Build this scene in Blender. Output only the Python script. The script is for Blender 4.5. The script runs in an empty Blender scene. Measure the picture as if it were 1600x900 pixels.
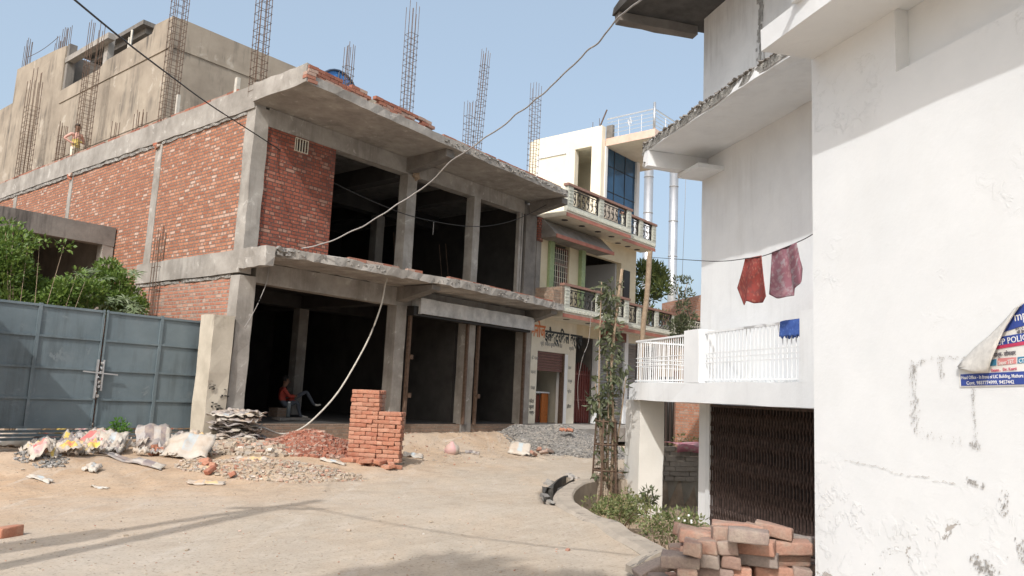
import bpy, bmesh, math, random
from mathutils import Vector, Matrix, noise
random.seed(11)
S = bpy.context.scene
rad = math.radians

# ---------------------------------------------------------------- camera
YU = rad(39.55); YR = rad(-15.16); PITCH = rad(7.95); ROLL = rad(2.72); H = 1.6
cp, sp = math.cos(PITCH), math.sin(PITCH)
fw = Vector((0, cp, sp)); up0 = Vector((0, -sp, cp)); rt0 = Vector((1, 0, 0))
rt = rt0*math.cos(ROLL) + up0*math.sin(ROLL)
up = -rt0*math.sin(ROLL) + up0*math.cos(ROLL)
cam = bpy.data.objects.new('camera', bpy.data.cameras.new('camera'))
S.collection.objects.link(cam); S.camera = cam
m = Matrix((rt, up, -fw)).transposed().to_4x4(); m.translation = (0, 0, H)
cam.matrix_world = m
cam.data.sensor_fit = 'HORIZONTAL'; cam.data.sensor_width = 36
cam.data.lens = 36*1192.4/1600; cam.data.clip_end = 2000; cam.data.clip_start = .05

# ---------------------------------------------------------------- light
SUN_AZ, SUN_EL = rad(19), rad(43)          # shadows fall towards SUN_AZ (from +Y to +X)
w = bpy.data.worlds.new('World'); S.world = w; w.use_nodes = True
nt = w.node_tree; nt.nodes.clear()
sky = nt.nodes.new('ShaderNodeTexSky'); sky.sky_type = 'NISHITA'; sky.sun_disc = False
sky.sun_elevation = SUN_EL; sky.sun_rotation = SUN_AZ + math.pi
sky.air_density = 1.0; sky.dust_density = 6.5; sky.ozone_density = 1.0; sky.altitude = 100
bg = nt.nodes.new('ShaderNodeBackground'); bg.inputs['Strength'].default_value = .14
wo = nt.nodes.new('ShaderNodeOutputWorld')
hz_ = nt.nodes.new('ShaderNodeMix'); hz_.data_type = 'RGBA'; hz_.blend_type = 'ADD'; hz_.inputs[0].default_value = 1   # milky dust haze over the whole sky
hz_.inputs[7].default_value = (2.35, 2.9, 3.3, 1)
nt.links.new(sky.outputs[0], hz_.inputs[6]); nt.links.new(hz_.outputs[2], bg.inputs[0]); nt.links.new(bg.outputs[0], wo.inputs[0])
sl = bpy.data.lights.new('sun', 'SUN'); sl.energy = 3.45; sl.angle = rad(.6); sl.color = (1, .98, .955)
so = bpy.data.objects.new('sun', sl); S.collection.objects.link(so)
sdir = Vector((math.sin(SUN_AZ)*math.cos(SUN_EL), math.cos(SUN_AZ)*math.cos(SUN_EL), -math.sin(SUN_EL)))
so.rotation_euler = sdir.to_track_quat('-Z', 'Y').to_euler(); so.location = (-20, -20, 30)
S.view_settings.view_transform = 'Standard'; S.view_settings.look = 'None'
S.view_settings.exposure = -0.16; S.view_settings.gamma = 1; S.view_settings.use_curve_mapping = False

# ---------------------------------------------------------------- frames
U = Vector((math.sin(YU), math.cos(YU), 0)); V = Vector((-math.cos(YU), math.sin(YU), 0))
A = Vector((math.sin(YR), math.cos(YR), 0)); N = Vector((math.cos(YR), -math.sin(YR), 0))
Z = Vector((0, 0, 1))
def PU(u, v, z=0): return U*u + V*v + Z*z
def PR(a, n, z=0): return A*a + N*n + Z*z
def PW(x, y, z=0): return Vector((x, y, z))
def px(x, y, z=0):
    'a point of the level z along the sight line through a photo pixel'
    r = fw + rt*(x-800)/1192.4 - up*(y-450)/1192.4
    t = (z-H)/r.z
    return Vector((0, 0, H)) + r*t

# ---------------------------------------------------------------- materials
def lin(c): return tuple((x/12.92 if x <= .04045 else ((x+.055)/1.055)**2.4) for x in c)
MATS = {}
def newmat(name):
    m = bpy.data.materials.new(name); m.use_nodes = True
    MATS[name] = m
    return m, m.node_tree, m.node_tree.nodes['Principled BSDF']
def N_(nt, t, **k):
    n = nt.nodes.new(t)
    for a, b in k.items(): setattr(n, a, b)
    return n
def noise_n(nt, vec, scale, detail=4, rough=.6, dist=0):
    n = N_(nt, 'ShaderNodeTexNoise'); n.inputs['Scale'].default_value = scale
    n.inputs['Detail'].default_value = detail; n.inputs['Roughness'].default_value = rough
    n.inputs['Distortion'].default_value = dist
    if vec is not None: nt.links.new(vec, n.inputs['Vector'])
    return n
def ramp(nt, fac, stops):
    r = N_(nt, 'ShaderNodeValToRGB'); e = r.color_ramp.elements
    while len(e) < len(stops): e.new(.5)
    for i, (p, c) in enumerate(stops):
        e[i].position = p; e[i].color = (*c, 1) if len(c) == 3 else c
    nt.links.new(fac, r.inputs[0]); return r
def mix(nt, fac, a, b, mode='MIX'):
    n = N_(nt, 'ShaderNodeMix', data_type='RGBA', blend_type=mode)
    for sck, v in ((n.inputs[0], fac), (n.inputs[6], a), (n.inputs[7], b)):
        if isinstance(v, (int, float)): sck.default_value = v
        elif isinstance(v, tuple): sck.default_value = (*v, 1)
        else: nt.links.new(v, sck)
    return n.outputs[2]
def bump(nt, b, height, strength, dist=.02, prev=None):
    n = N_(nt, 'ShaderNodeBump'); n.inputs['Strength'].default_value = strength
    n.inputs['Distance'].default_value = dist; nt.links.new(height, n.inputs['Height'])
    if prev: nt.links.new(prev, n.inputs['Normal'])
    nt.links.new(n.outputs[0], b.inputs['Normal']); return n.outputs[0]
def pos(nt): return N_(nt, 'ShaderNodeNewGeometry').outputs['Position']
def stretch(nt, vec, sx, sy, sz):
    n = N_(nt, 'ShaderNodeMapping'); n.inputs['Scale'].default_value = (sx, sy, sz)
    nt.links.new(vec, n.inputs['Vector']); return n.outputs[0]

def surf(name, c1, c2, scale=3, rough=.85, bmp=.3, bscale=40, streak=0, streakcol=(.05, .045, .04), metal=0, blotch=None, blotchcol=None, bdist=.01):
    'mottled surface: two tones, optional vertical rain streaks, optional blotches'
    m, nt, b = newmat(name); p = pos(nt)
    n1 = noise_n(nt, p, scale, 6, .65)
    r = ramp(nt, n1.outputs[0], [(.32, c1), (.68, c2)])
    col = r.outputs[0]
    if streak:
        s = noise_n(nt, stretch(nt, p, 5, 5, .45), 1.0, 5, .7)
        n2 = noise_n(nt, p, .7, 3)
        mm = N_(nt, 'ShaderNodeMath', operation='MULTIPLY'); nt.links.new(s.outputs[0], mm.inputs[0]); nt.links.new(n2.outputs[0], mm.inputs[1])
        sr = ramp(nt, mm.outputs[0], [(.26, (0, 0, 0)), (.42, (streak,)*3)])
        col = mix(nt, sr.outputs[0], col, streakcol)
    if blotch:
        n3 = noise_n(nt, p, blotch, 5, .7, .5)
        br = ramp(nt, n3.outputs[0], [(.6, (0, 0, 0)), (.66, (1, 1, 1))])
        col = mix(nt, br.outputs[0], col, blotchcol)
    nt.links.new(col, b.inputs['Base Color'])
    b.inputs['Roughness'].default_value = rough; b.inputs['Metallic'].default_value = metal
    if bmp:
        nb = noise_n(nt, p, bscale, 5, .7); bump(nt, b, nb.outputs[0], bmp, bdist)
    return m

def brickmat(name, c1, c2, mort, pale=(.5, .4, .33), palef=.58, bw=.245, rh=.084, smear=.45, mortar=.011, dark=None, sq=.5):
    m, nt, b = newmat(name)
    uv = N_(nt, 'ShaderNodeUVMap'); p = pos(nt)
    wob = noise_n(nt, p, 1.2, 2); 
    vm = N_(nt, 'ShaderNodeVectorMath', operation='MULTIPLY_ADD')
    nt.links.new(wob.outputs['Color'], vm.inputs[0]); vm.inputs[1].default_value = (.03, .022, 0); nt.links.new(uv.outputs[0], vm.inputs[2])
    def bt(col1, col2, mo, bias=0, off=0):
        t = N_(nt, 'ShaderNodeTexBrick'); t.inputs['Scale'].default_value = 1
        t.inputs['Brick Width'].default_value = bw; t.inputs['Row Height'].default_value = rh
        t.inputs['Mortar Size'].default_value = mortar; t.inputs['Mortar Smooth'].default_value = .35
        t.inputs['Bias'].default_value = bias; t.squash = sq; t.squash_frequency = 2
        t.inputs['Color1'].default_value = (*col1, 1); t.inputs['Color2'].default_value = (*col2, 1); t.inputs['Mortar'].default_value = (*mo, 1)
        nt.links.new(vm.outputs[0], t.inputs['Vector']); return t
    t = bt((0, 0, 0), (1, 1, 1), (.5, .5, .5))
    cr = ramp(nt, t.outputs['Color'], [(0, c1), (.45, tuple((x+y)/2 for x, y in zip(c1, c2))), (.82, c2), (1, pale)])
    nn = noise_n(nt, p, 9, 5, .7)
    col = mix(nt, .35, cr.outputs[0], ramp(nt, nn.outputs[0], [(.3, c1), (.7, c2)]).outputs[0])
    pl = noise_n(nt, p, 9.5, 3, .6)
    prr = ramp(nt, pl.outputs[0], [(palef, (0, 0, 0)), (palef+.05, (.7, .7, .7))])
    col = mix(nt, prr.outputs[0], col, pale)
    if dark:
        dn = noise_n(nt, p, .55, 4, .6); dr = ramp(nt, dn.outputs[0], [(.45, (0, 0, 0)), (.65, (.6, .6, .6))])
        col = mix(nt, dr.outputs[0], col, dark)
    # mortar, sometimes smeared over the bricks
    sm = noise_n(nt, p, 2.2, 5, .7)
    smr = ramp(nt, sm.outputs[0], [(.55, (0, 0, 0)), (.72, (smear,)*3)])
    mx = N_(nt, 'ShaderNodeMath', operation='MAXIMUM'); nt.links.new(t.outputs['Fac'], mx.inputs[0]); nt.links.new(smr.outputs[0], mx.inputs[1])
    col = mix(nt, mx.outputs[0], col, mort)
    nt.links.new(col, b.inputs['Base Color']); b.inputs['Roughness'].default_value = .92
    inv = N_(nt, 'ShaderNodeMath', operation='SUBTRACT'); inv.inputs[0].default_value = 1; nt.links.new(t.outputs['Fac'], inv.inputs[1])
    ad = N_(nt, 'ShaderNodeMath', operation='MULTIPLY_ADD'); nt.links.new(nn.outputs[0], ad.inputs[0]); ad.inputs[1].default_value = .5; nt.links.new(inv.outputs[0], ad.inputs[2])
    bump(nt, b, ad.outputs[0], 1, .03)
    return m

def objrand(name, cols, rough=.9, bmp=.5, bscale=60, dust=.35, dustcol=(.42, .33, .25), dscale=14):
    m, nt, b = newmat(name)
    oi = N_(nt, 'ShaderNodeObjectInfo'); p = pos(nt)
    r = ramp(nt, oi.outputs['Random'], [(i/(len(cols)-1), c) for i, c in enumerate(cols)])
    n = noise_n(nt, p, dscale, 5, .7); dr = ramp(nt, n.outputs[0], [(.45, (0, 0, 0)), (.7, (dust,)*3)])
    col = mix(nt, dr.outputs[0], r.outputs[0], dustcol)
    n4 = noise_n(nt, p, bscale, 4, .7)
    col = mix(nt, .5, col, ramp(nt, n4.outputs[0], [(.3, (.45, .45, .45)), (.7, (1, 1, 1))]).outputs[0], 'MULTIPLY')
    nt.links.new(col, b.inputs['Base Color']); b.inputs['Roughness'].default_value = rough
    bump(nt, b, n4.outputs[0], bmp, .006); return m

def plain(name, c, rough=.6, metal=0, noise_amt=.15, scale=12):
    m, nt, b = newmat(name)
    n = noise_n(nt, pos(nt), scale, 4)
    lo = tuple(x*(1-noise_amt) for x in c); hi = tuple(min(1, x*(1+noise_amt)) for x in c)
    nt.links.new(ramp(nt, n.outputs[0], [(.3, lo), (.7, hi)]).outputs[0], b.inputs['Base Color'])
    b.inputs['Roughness'].default_value = rough; b.inputs['Metallic'].default_value = metal
    return m

def leafmat(name, cols, trans=.25):
    m, nt, b = newmat(name)
    n = noise_n(nt, pos(nt), 3.5, 3, .7)
    g = N_(nt, 'ShaderNodeNewGeometry')
    r = ramp(nt, g.outputs['Random Per Island'], [(i/(len(cols)-1), c) for i, c in enumerate(cols)])
    col = mix(nt, .5, r.outputs[0], ramp(nt, n.outputs[0], [(.35, (.55, .6, .5)), (.7, (1.3, 1.3, 1.1))]).outputs[0], 'MULTIPLY')
    nt.links.new(col, b.inputs['Base Color']); b.inputs['Roughness'].default_value = .5
    tr = N_(nt, 'ShaderNodeBsdfTranslucent'); nt.links.new(col, tr.inputs[0])
    mx = N_(nt, 'ShaderNodeMixShader'); mx.inputs[0].default_value = trans
    out = nt.nodes['Material Output']
    nt.links.new(b.outputs[0], mx.inputs[1]); nt.links.new(tr.outputs[0], mx.inputs[2]); nt.links.new(mx.outputs[0], out.inputs[0])
    return m

concrete = surf('concrete', (.235, .215, .19), (.40, .375, .34), 1.6, .9, .5, 22, .5, (.14, .125, .11), blotch=3.2, blotchcol=(.46, .435, .40))
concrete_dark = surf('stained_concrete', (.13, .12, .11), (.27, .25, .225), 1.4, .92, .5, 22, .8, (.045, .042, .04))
concrete_rough = surf('rough_concrete', (.15, .14, .125), (.42, .40, .37), 9, .95, 1, 18, 0, blotch=8, blotchcol=(.09, .08, .075), bdist=.05)
plaster = surf('bare_plaster', (.25, .21, .165), (.39, .335, .265), .8, .93, .4, 30, 1, (.11, .095, .08), blotch=1.1, blotchcol=(.43, .38, .315))
plaster_dark = surf('dark_plaster', (.10, .09, .08), (.20, .18, .16), 1.5, .95, .3, 30)  # even dark plaster; inside the shed it stands in for shade
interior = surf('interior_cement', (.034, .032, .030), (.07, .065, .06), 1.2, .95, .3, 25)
brick = brickmat('brickwork', (.28, .095, .05), (.50, .225, .13), (.20, .155, .125), pale=(.62, .50, .42), palef=.68, smear=.25, mortar=.014)
brick_low = brickmat('mortar_smeared_brickwork', (.30, .11, .07), (.48, .22, .14), (.30, .26, .22), smear=1, palef=.66, mortar=.014)
brick_shade = brickmat('shaded_red_brickwork', (.20, .055, .035), (.38, .115, .07), (.10, .07, .06), pale=(.42, .28, .21), palef=.62, smear=.15, dark=(.13, .06, .05))  # darker copy of the brickwork, shade of the front put into the colour
brick_mud = brickmat('mud_brickwork', (.20, .14, .10), (.30, .20, .14), (.26, .21, .165), pale=(.33, .25, .19), smear=.7)
brick_grey = brickmat('grey_brickwork', (.20, .18, .15), (.34, .30, .25), (.09, .08, .07), pale=(.40, .36, .31), smear=.1, bw=.25, rh=.1)
brick_far = brickmat('orange_brickwork', (.42, .17, .10), (.56, .27, .17), (.38, .30, .24))
white = surf('whitewash', (.69, .705, .715), (.755, .77, .775), 1.7, .9, .35, 14, .3, (.52, .52, .51))
white_shade = surf('shaded_worn_whitewash', (.60, .62, .63), (.72, .735, .74), 1.3, .9, .2, 30, .55, (.36, .36, .36))  # streaked, duller whitewash; shade of the covered upper wall is in its colour
cream = surf('cream_paint', (.78, .71, .56), (.84, .78, .64), 1.5, .85, .1, 30, .15, (.5, .45, .38))
ivory = surf('ivory_paint', (.62, .58, .47), (.72, .68, .57), 2, .85, .1, 30, .3, (.4, .36, .3))
yellow = surf('pale_yellow_paint', (.58, .50, .34), (.66, .59, .43), 2, .8, .1, 30, .2, (.45, .36, .22))
green = plain('leaf_green_paint', (.27, .34, .18), .7)
greenwhite = surf('pale_green_cornice', (.46, .47, .40), (.60, .60, .53), 12, .85, .5, 60, .25, (.25, .27, .2))
redoxide = surf('red_oxide_paint', (.30, .11, .08), (.40, .17, .12), 4, .75, .1, 30)
brownrail = plain('brown_coping', (.26, .145, .11), .7)
iron = plain('black_iron', (.025, .022, .02), .5, .3)
jali = plain('rail_backing', (.05, .045, .045), .7)
rebar = plain('rusty_rebar', (.13, .085, .06), .8, .3, .3)
gatepaint = surf('blue_grey_enamel', (.125, .165, .185), (.17, .215, .235), 1.3, .5, .25, 5, .6, (.07, .085, .09), blotch=2.3, blotchcol=(.18, .215, .23), bdist=.03)
steel = surf('brushed_steel', (.55, .55, .55), (.68, .68, .68), 1, .35, 0, 20, metal=.75)
zinc = surf('galvanised_sheet', (.38, .385, .38), (.70, .70, .68), 2.6, .5, .4, 5, .5, (.3, .24, .2), metal=.15, bdist=.06)
grille = plain('rusted_grille', (.085, .058, .05), .6, .4, .5)
shuttermat = plain('grey_shutter', (.19, .19, .185), .6, .2)
brownshutter = plain('brown_shutter', (.13, .062, .05), .55)
maroon = plain('maroon_gate', (.13, .035, .03), .5)
glassblue = plain('blue_glass', (.03, .085, .16), .12, .3, .2, 1)
bluetank = plain('blue_plastic', (.04, .16, .42), .4)
wood = surf('weathered_pole_wood', (.25, .18, .12), (.40, .31, .22), 8, .85, .5, 50)
orangewood = plain('orange_counter', (.50, .17, .05), .5)
cable_grey = plain('grey_cable', (.30, .285, .27), .6)
cable_black = plain('black_cable', (.03, .03, .03), .6)
pipewhite = plain('white_hose', (.50, .47, .41), .5)
skin = plain('skin', (.22, .12, .075), .6)
hairm = plain('black_hair', (.012, .010, .009), .6)
redshirt = plain('red_shirt', (.42, .06, .04), .85)
jeans = plain('faded_jeans', (.09, .10, .12), .9)
paleshoe = plain('pale_sole', (.55, .52, .46), .8)
pinkcloth = plain('pink_cloth', (.62, .36, .30), .9)
yellowcloth = plain('yellow_cloth', (.62, .50, .16), .9)
creamcloth = plain('cream_trousers', (.70, .64, .52), .9)
bottlem = plain('bottle_plastic', (.12, .14, .15), .2)
gravelm = objrand('gravel', [(.24, .23, .215), (.29, .28, .26)], dust=.6, dustcol=(.44, .37, .29), dscale=3)
rubblem, _nt, _b = newmat('broken_brick')
_g = N_(_nt, 'ShaderNodeNewGeometry')
_nt.links.new(ramp(_nt, _g.outputs['Random Per Island'], [(0, (.36, .11, .07)), (.45, (.46, .18, .11)), (.7, (.44, .24, .17)), (.9, (.36, .29, .24)), (1, (.50, .42, .36))]).outputs[0], _b.inputs['Base Color']); _b.inputs['Roughness'].default_value = .95
parm, _nt, _b = newmat('weathered_loose_brick')
_g = N_(_nt, 'ShaderNodeNewGeometry')
_nt.links.new(ramp(_nt, _g.outputs['Random Per Island'], [(0, (.24, .09, .06)), (.5, (.34, .14, .09)), (.8, (.30, .20, .16)), (1, (.42, .30, .24))]).outputs[0], _b.inputs['Base Color']); _b.inputs['Roughness'].default_value = .95
chipm, _nt, _b = newmat('stone_chips')
_g = N_(_nt, 'ShaderNodeNewGeometry')
_nt.links.new(ramp(_nt, _g.outputs['Random Per Island'], [(0, (.13, .125, .12)), (.5, (.24, .23, .215)), (.8, (.32, .30, .27)), (1, (.40, .37, .34))]).outputs[0], _b.inputs['Base Color']); _b.inputs['Roughness'].default_value = .9
mixm, _nt, _b = newmat('mixed_rubble')
_g = N_(_nt, 'ShaderNodeNewGeometry')
_nt.links.new(ramp(_nt, _g.outputs['Random Per Island'], [(0, (.34, .17, .12)), (.15, (.38, .31, .24)), (.6, (.42, .35, .27)), (.88, (.33, .29, .25)), (.93, (.40, .22, .15)), (1, (.56, .53, .48))]).outputs[0], _b.inputs['Base Color']); _b.inputs['Roughness'].default_value = .95
newbrick = objrand('fresh_brick', [(.36, .13, .08), (.48, .21, .13), (.38, .16, .10), (.54, .28, .19), (.42, .17, .11)], dust=.45, dustcol=(.52, .36, .26), bmp=.9)
oldbrick = objrand('old_brick', [(.27, .215, .185), (.42, .22, .16), (.33, .22, .17), (.46, .25, .18), (.28, .24, .215), (.40, .26, .21), (.24, .20, .18)], dust=.85, dustcol=(.38, .32, .26), dscale=7, bmp=.9)
greybrick = objrand('mossy_brick', [(.30, .275, .24), (.42, .38, .33)], dust=.5, dustcol=(.46, .42, .36))

def sackmat(name, base, patches):
    m, nt, b = newmat(name); uv = N_(nt, 'ShaderNodeUVMap'); p = pos(nt)
    sx = N_(nt, 'ShaderNodeSeparateXYZ'); nt.links.new(uv.outputs[0], sx.inputs[0])
    r = N_(nt, 'ShaderNodeValToRGB'); r.color_ramp.interpolation = 'CONSTANT'; e = r.color_ramp.elements
    while len(e) < len(patches): e.new(.5)
    for i, (q, c) in enumerate(patches): e[i].position = q; e[i].color = (*c, 1)
    nt.links.new(sx.outputs[0], r.inputs[0])
    ry = ramp(nt, sx.outputs[1], [(.18, (0, 0, 0)), (.2, (1, 1, 1)), (.8, (1, 1, 1)), (.82, (0, 0, 0))])
    n = noise_n(nt, p, 12, 4, .7); nr = ramp(nt, n.outputs[0], [(.3, (.3, .3, .3)), (.42, (1, 1, 1))])
    f = N_(nt, 'ShaderNodeMath', operation='MULTIPLY'); nt.links.new(ry.outputs[0], f.inputs[0]); nt.links.new(nr.outputs[0], f.inputs[1])
    col = mix(nt, f.outputs[0], base, r.outputs[0])
    d = noise_n(nt, p, 5, 5); col = mix(nt, ramp(nt, d.outputs[0], [(.45, (0, 0, 0)), (.7, (.8, .8, .8))]).outputs[0], col, (.42, .33, .25))
    nt.links.new(col, b.inputs['Base Color']); b.inputs['Roughness'].default_value = .6
    bump(nt, b, n.outputs[0], .5, .02)
    return m
W0 = (.47, .42, .36)
sack_yellow = sackmat('sack_yellow_print', W0, [(0, W0), (.12, (.62, .45, .06)), (.4, (.60, .22, .12)), (.55, (.66, .48, .1)), (.85, W0)])
sack_pink = sackmat('sack_pink_print', W0, [(0, W0), (.15, (.55, .16, .15)), (.45, W0), (.55, (.5, .3, .3)), (.85, W0)])
sack_orange = sackmat('sack_orange_print', W0, [(0, W0), (.2, (.64, .38, .22)), (.4, W0), (.45, (.66, .46, .24)), (.8, W0)])
sack_white = sackmat('sack_plain', (.47, .44, .39), [(0, W0), (.4, (.40, .45, .47)), (.62, W0), (.9, W0)])
sack_grey = sackmat('sack_grey', (.26, .235, .225), [(0, (.40, .37, .35)), (.25, (.20, .165, .165)), (.5, (.42, .39, .36)), (.7, (.24, .20, .2)), (.85, (.46, .42, .36))])

def clothmat(name, c1, c2, c3, scale):
    m, nt, b = newmat(name); p = N_(nt, 'ShaderNodeUVMap').outputs[0]
    v = N_(nt, 'ShaderNodeTexVoronoi'); v.inputs['Scale'].default_value = scale; nt.links.new(p, v.inputs['Vector'])
    n = noise_n(nt, p, scale*.6, 4)
    col = mix(nt, ramp(nt, v.outputs['Distance'], [(.25, (1, 1, 1)), (.45, (0, 0, 0))]).outputs[0], c1, c2)
    col = mix(nt, ramp(nt, n.outputs[0], [(.5, (0, 0, 0)), (.6, (.8, .8, .8))]).outputs[0], col, c3)
    nt.links.new(col, b.inputs['Base Color']); b.inputs['Roughness'].default_value = .9
    tr = N_(nt, 'ShaderNodeBsdfTranslucent'); nt.links.new(col, tr.inputs[0])
    mx = N_(nt, 'ShaderNodeMixShader'); mx.inputs[0].default_value = .2
    nt.links.new(b.outputs[0], mx.inputs[1]); nt.links.new(tr.outputs[0], mx.inputs[2]); nt.links.new(mx.outputs[0], nt.nodes['Material Output'].inputs[0])
    return m
cloth_red = clothmat('red_print_cloth', (.30, .06, .05), (.38, .13, .10), (.20, .06, .055), 12)
cloth_mauve = clothmat('mauve_print_cloth', (.27, .12, .15), (.33, .19, .21), (.34, .29, .31), 9)
cloth_blue = clothmat('blue_towel', (.06, .13, .42), (.10, .19, .5), (.05, .10, .35), 12)
cloth_pink = clothmat('pink_check_cloth', (.55, .22, .27), (.62, .38, .38), (.55, .42, .38), 14)

leaf_mid = leafmat('mid_green_leaves', [(.06, .12, .02), (.12, .20, .035), (.19, .27, .06), (.09, .16, .03)])
leaf_pale = leafmat('dusty_castor_leaves', [(.13, .18, .09), (.20, .25, .14), (.09, .13, .05)])
leaf_dust = leafmat('dusty_climber_leaves', [(.10, .12, .065), (.15, .165, .10), (.07, .09, .045)])
leaf_dark = leafmat('dark_green_needles', [(.06, .09, .03), (.19, .22, .07), (.11, .15, .045)])
leaf_shrub = leafmat('shrub_leaves', [(.09, .13, .04), (.17, .21, .08), (.24, .26, .12), (.28, .24, .13)])
petal = plain('white_petals', (.8, .8, .8), .7)

# ---------------------------------------------------------------- mesh builder
class MB:
    def __init__(s): s.v = []; s.f = []; s.mi = []; s.mats = []; s.cur = 0; s.uvs = {}; s.smooth = set(); s.key = {}
    def mat(s, m):
        if m not in s.mats: s.mats.append(m)
        s.cur = s.mats.index(m); return s
    def vert(s, p): s.v.append(Vector(p)); return len(s.v)-1
    def face(s, idx, uv=None, smooth=False):
        s.f.append(tuple(idx)); s.mi.append(s.cur)
        if uv: s.uvs[len(s.f)-1] = uv
        if smooth: s.smooth.add(len(s.f)-1)
    def poly(s, pts, uv=None): s.face([s.vert(p) for p in pts], uv)
    def obox(s, o, ex, ey, ez, seg=None, jit=0, jf=1.5):
        'box from corner o with edge vectors; seg: grid size, jit: roughness'
        lens = [max(1, round(e.length/seg)) if seg else 1 for e in (ex, ey, ez)]
        if ex.cross(ey).dot(ez) < 0: o = o+ex; ex = -ex
        kd = {}
        def vv(i, j, k):
            if (i, j, k) in kd: return kd[(i, j, k)]
            p = o + ex*(i/lens[0]) + ey*(j/lens[1]) + ez*(k/lens[2])
            if jit: p = p + noise.noise_vector(p*jf*3)*jit
            kd[(i, j, k)] = s.vert(p); return kd[(i, j, k)]
        a, b, c = lens
        for i in range(a):
            for j in range(b):
                s.face([vv(i, j, 0), vv(i, j+1, 0), vv(i+1, j+1, 0), vv(i+1, j, 0)])
                s.face([vv(i, j, c), vv(i+1, j, c), vv(i+1, j+1, c), vv(i, j+1, c)])
        for i in range(a):
            for k in range(c):
                s.face([vv(i, 0, k), vv(i+1, 0, k), vv(i+1, 0, k+1), vv(i, 0, k+1)])
                s.face([vv(i, b, k), vv(i, b, k+1), vv(i+1, b, k+1), vv(i+1, b, k)])
        for j in range(b):
            for k in range(c):
                s.face([vv(0, j, k), vv(0, j, k+1), vv(0, j+1, k+1), vv(0, j+1, k)])
                s.face([vv(a, j, k), vv(a, j+1, k), vv(a, j+1, k+1), vv(a, j, k+1)])
        return s
    def box(s, P, a0, a1, b0, b1, z0, z1, seg=None, jit=0):
        o = P(a0, b0, z0)
        return s.obox(o, P(a1, b0, z0)-o, P(a0, b1, z0)-o, P(a0, b0, z1)-o, seg, jit)
    def prism(s, pts, z0, z1, seg=None, jit=0, ztop=None):
        'vertical prism over a plan polygon (list of Vectors)'
        P2 = []
        n = len(pts)
        for i in range(n):
            a, b = pts[i], pts[(i+1) % n]
            k = max(1, round((b-a).length/seg)) if seg else 1
            for j in range(k): P2.append(a.lerp(b, j/k))
        def J(p): return p + (noise.noise_vector(p*4.5)*jit if jit else Vector((0, 0, 0)))
        area = sum(P2[i].x*P2[(i+1) % len(P2)].y - P2[(i+1) % len(P2)].x*P2[i].y for i in range(len(P2)))
        if area < 0: P2.reverse()
        lo = [s.vert(J(Vector((p.x, p.y, z0)))) for p in P2]; hi = [s.vert(J(Vector((p.x, p.y, z1)))) for p in P2]
        q = len(P2)
        s.face(list(reversed(lo))); s.face(hi)
        for i in range(q):
            j = (i+1) % q; s.face([lo[i], lo[j], hi[j], hi[i]])
        return s
    def bar(s, a, b, w=.016, w2=None):
        d = (b-a); L = d.length
        if L < 1e-6: return s
        d = d/L; x = d.cross(Z) if abs(d.z) < .9 else d.cross(Vector((1, 0, 0))); x.normalize(); y = d.cross(x)
        w2 = w2 or w
        return s.obox(a - x*w/2 - y*w2/2, x*w, y*w2, d*L)
    def tube(s, pts, r, n=6, r2=None, cap=True):
        rings = []
        m_ = len(pts)
        for i, p in enumerate(pts):
            t = (pts[min(i+1, m_-1)]-pts[max(i-1, 0)]).normalized()
            x = t.cross(Z) if abs(t.z) < .95 else t.cross(Vector((1, 0, 0)))
            x.normalize(); y = t.cross(x)
            rr = r + ((r2-r)*i/(m_-1) if r2 is not None else 0)
            rings.append([s.vert(p + (x*math.cos(q) + y*math.sin(q))*rr) for q in (2*math.pi*k/n for k in range(n))])
        for i in range(m_-1):
            for k in range(n):
                l = (k+1) % n
                s.face([rings[i][k], rings[i+1][k], rings[i+1][l], rings[i][l]], smooth=True)
        if cap: s.face(rings[0]); s.face(list(reversed(rings[-1])))
        return s
    def cyl(s, c, r, h, n=16, r2=None): return s.tube([Vector(c), Vector(c)+Z*h], r, n, r2)
    def chunk(s, c, sz, rnd=random):
        'irregular stone'
        sx, sy, sz_ = sz
        rot = Matrix.Rotation(rnd.random()*6.3, 3, 'Z') @ Matrix.Rotation((rnd.random()-.5)*1.4, 3, 'X')
        vs = []
        for q in ((-1, -1, -1), (1, -1, -1), (1, 1, -1), (-1, 1, -1), (-1, -1, 1), (1, -1, 1), (1, 1, 1), (-1, 1, 1)):
            p = Vector((q[0]*sx/2*(.6+.5*rnd.random()), q[1]*sy/2*(.6+.5*rnd.random()), q[2]*sz_/2*(.6+.5*rnd.random())))
            vs.append(s.vert(Vector(c)+rot@p))
        for f in ((0, 3, 2, 1), (4, 5, 6, 7), (0, 1, 5, 4), (1, 2, 6, 5), (2, 3, 7, 6), (3, 0, 4, 7)): s.face([vs[i] for i in f])
        return s
    def build(s, name, mat=None, parent=None, smooth=False):
        org = parent_loc(parent)
        me = bpy.data.meshes.new(name)
        me.from_pydata([tuple(p-org) for p in s.v], [], s.f)
        if mat: me.materials.append(mat)
        for m_ in s.mats: me.materials.append(m_) if m_ is not mat else None
        base = 1 if (mat and s.mats) else 0
        if s.mats and not mat:
            for i, p in enumerate(me.polygons): p.material_index = s.mi[i]
        uvl = me.uv_layers.new(name='UVMap').data
        for i, p in enumerate(me.polygons):
            if i in s.uvs:
                for k, li in enumerate(p.loop_indices): uvl[li].uv = s.uvs[i][k]
                continue
            nrm = p.normal
            if abs(nrm.z) > .75:
                for li, vi in zip(p.loop_indices, p.vertices): q = s.v[vi]; uvl[li].uv = (q.dot(U), q.dot(V))
            else:
                t = Vector((-nrm.y, nrm.x, 0)).normalized()
                for li, vi in zip(p.loop_indices, p.vertices): q = s.v[vi]; uvl[li].uv = (q.dot(t), q.z)
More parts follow.
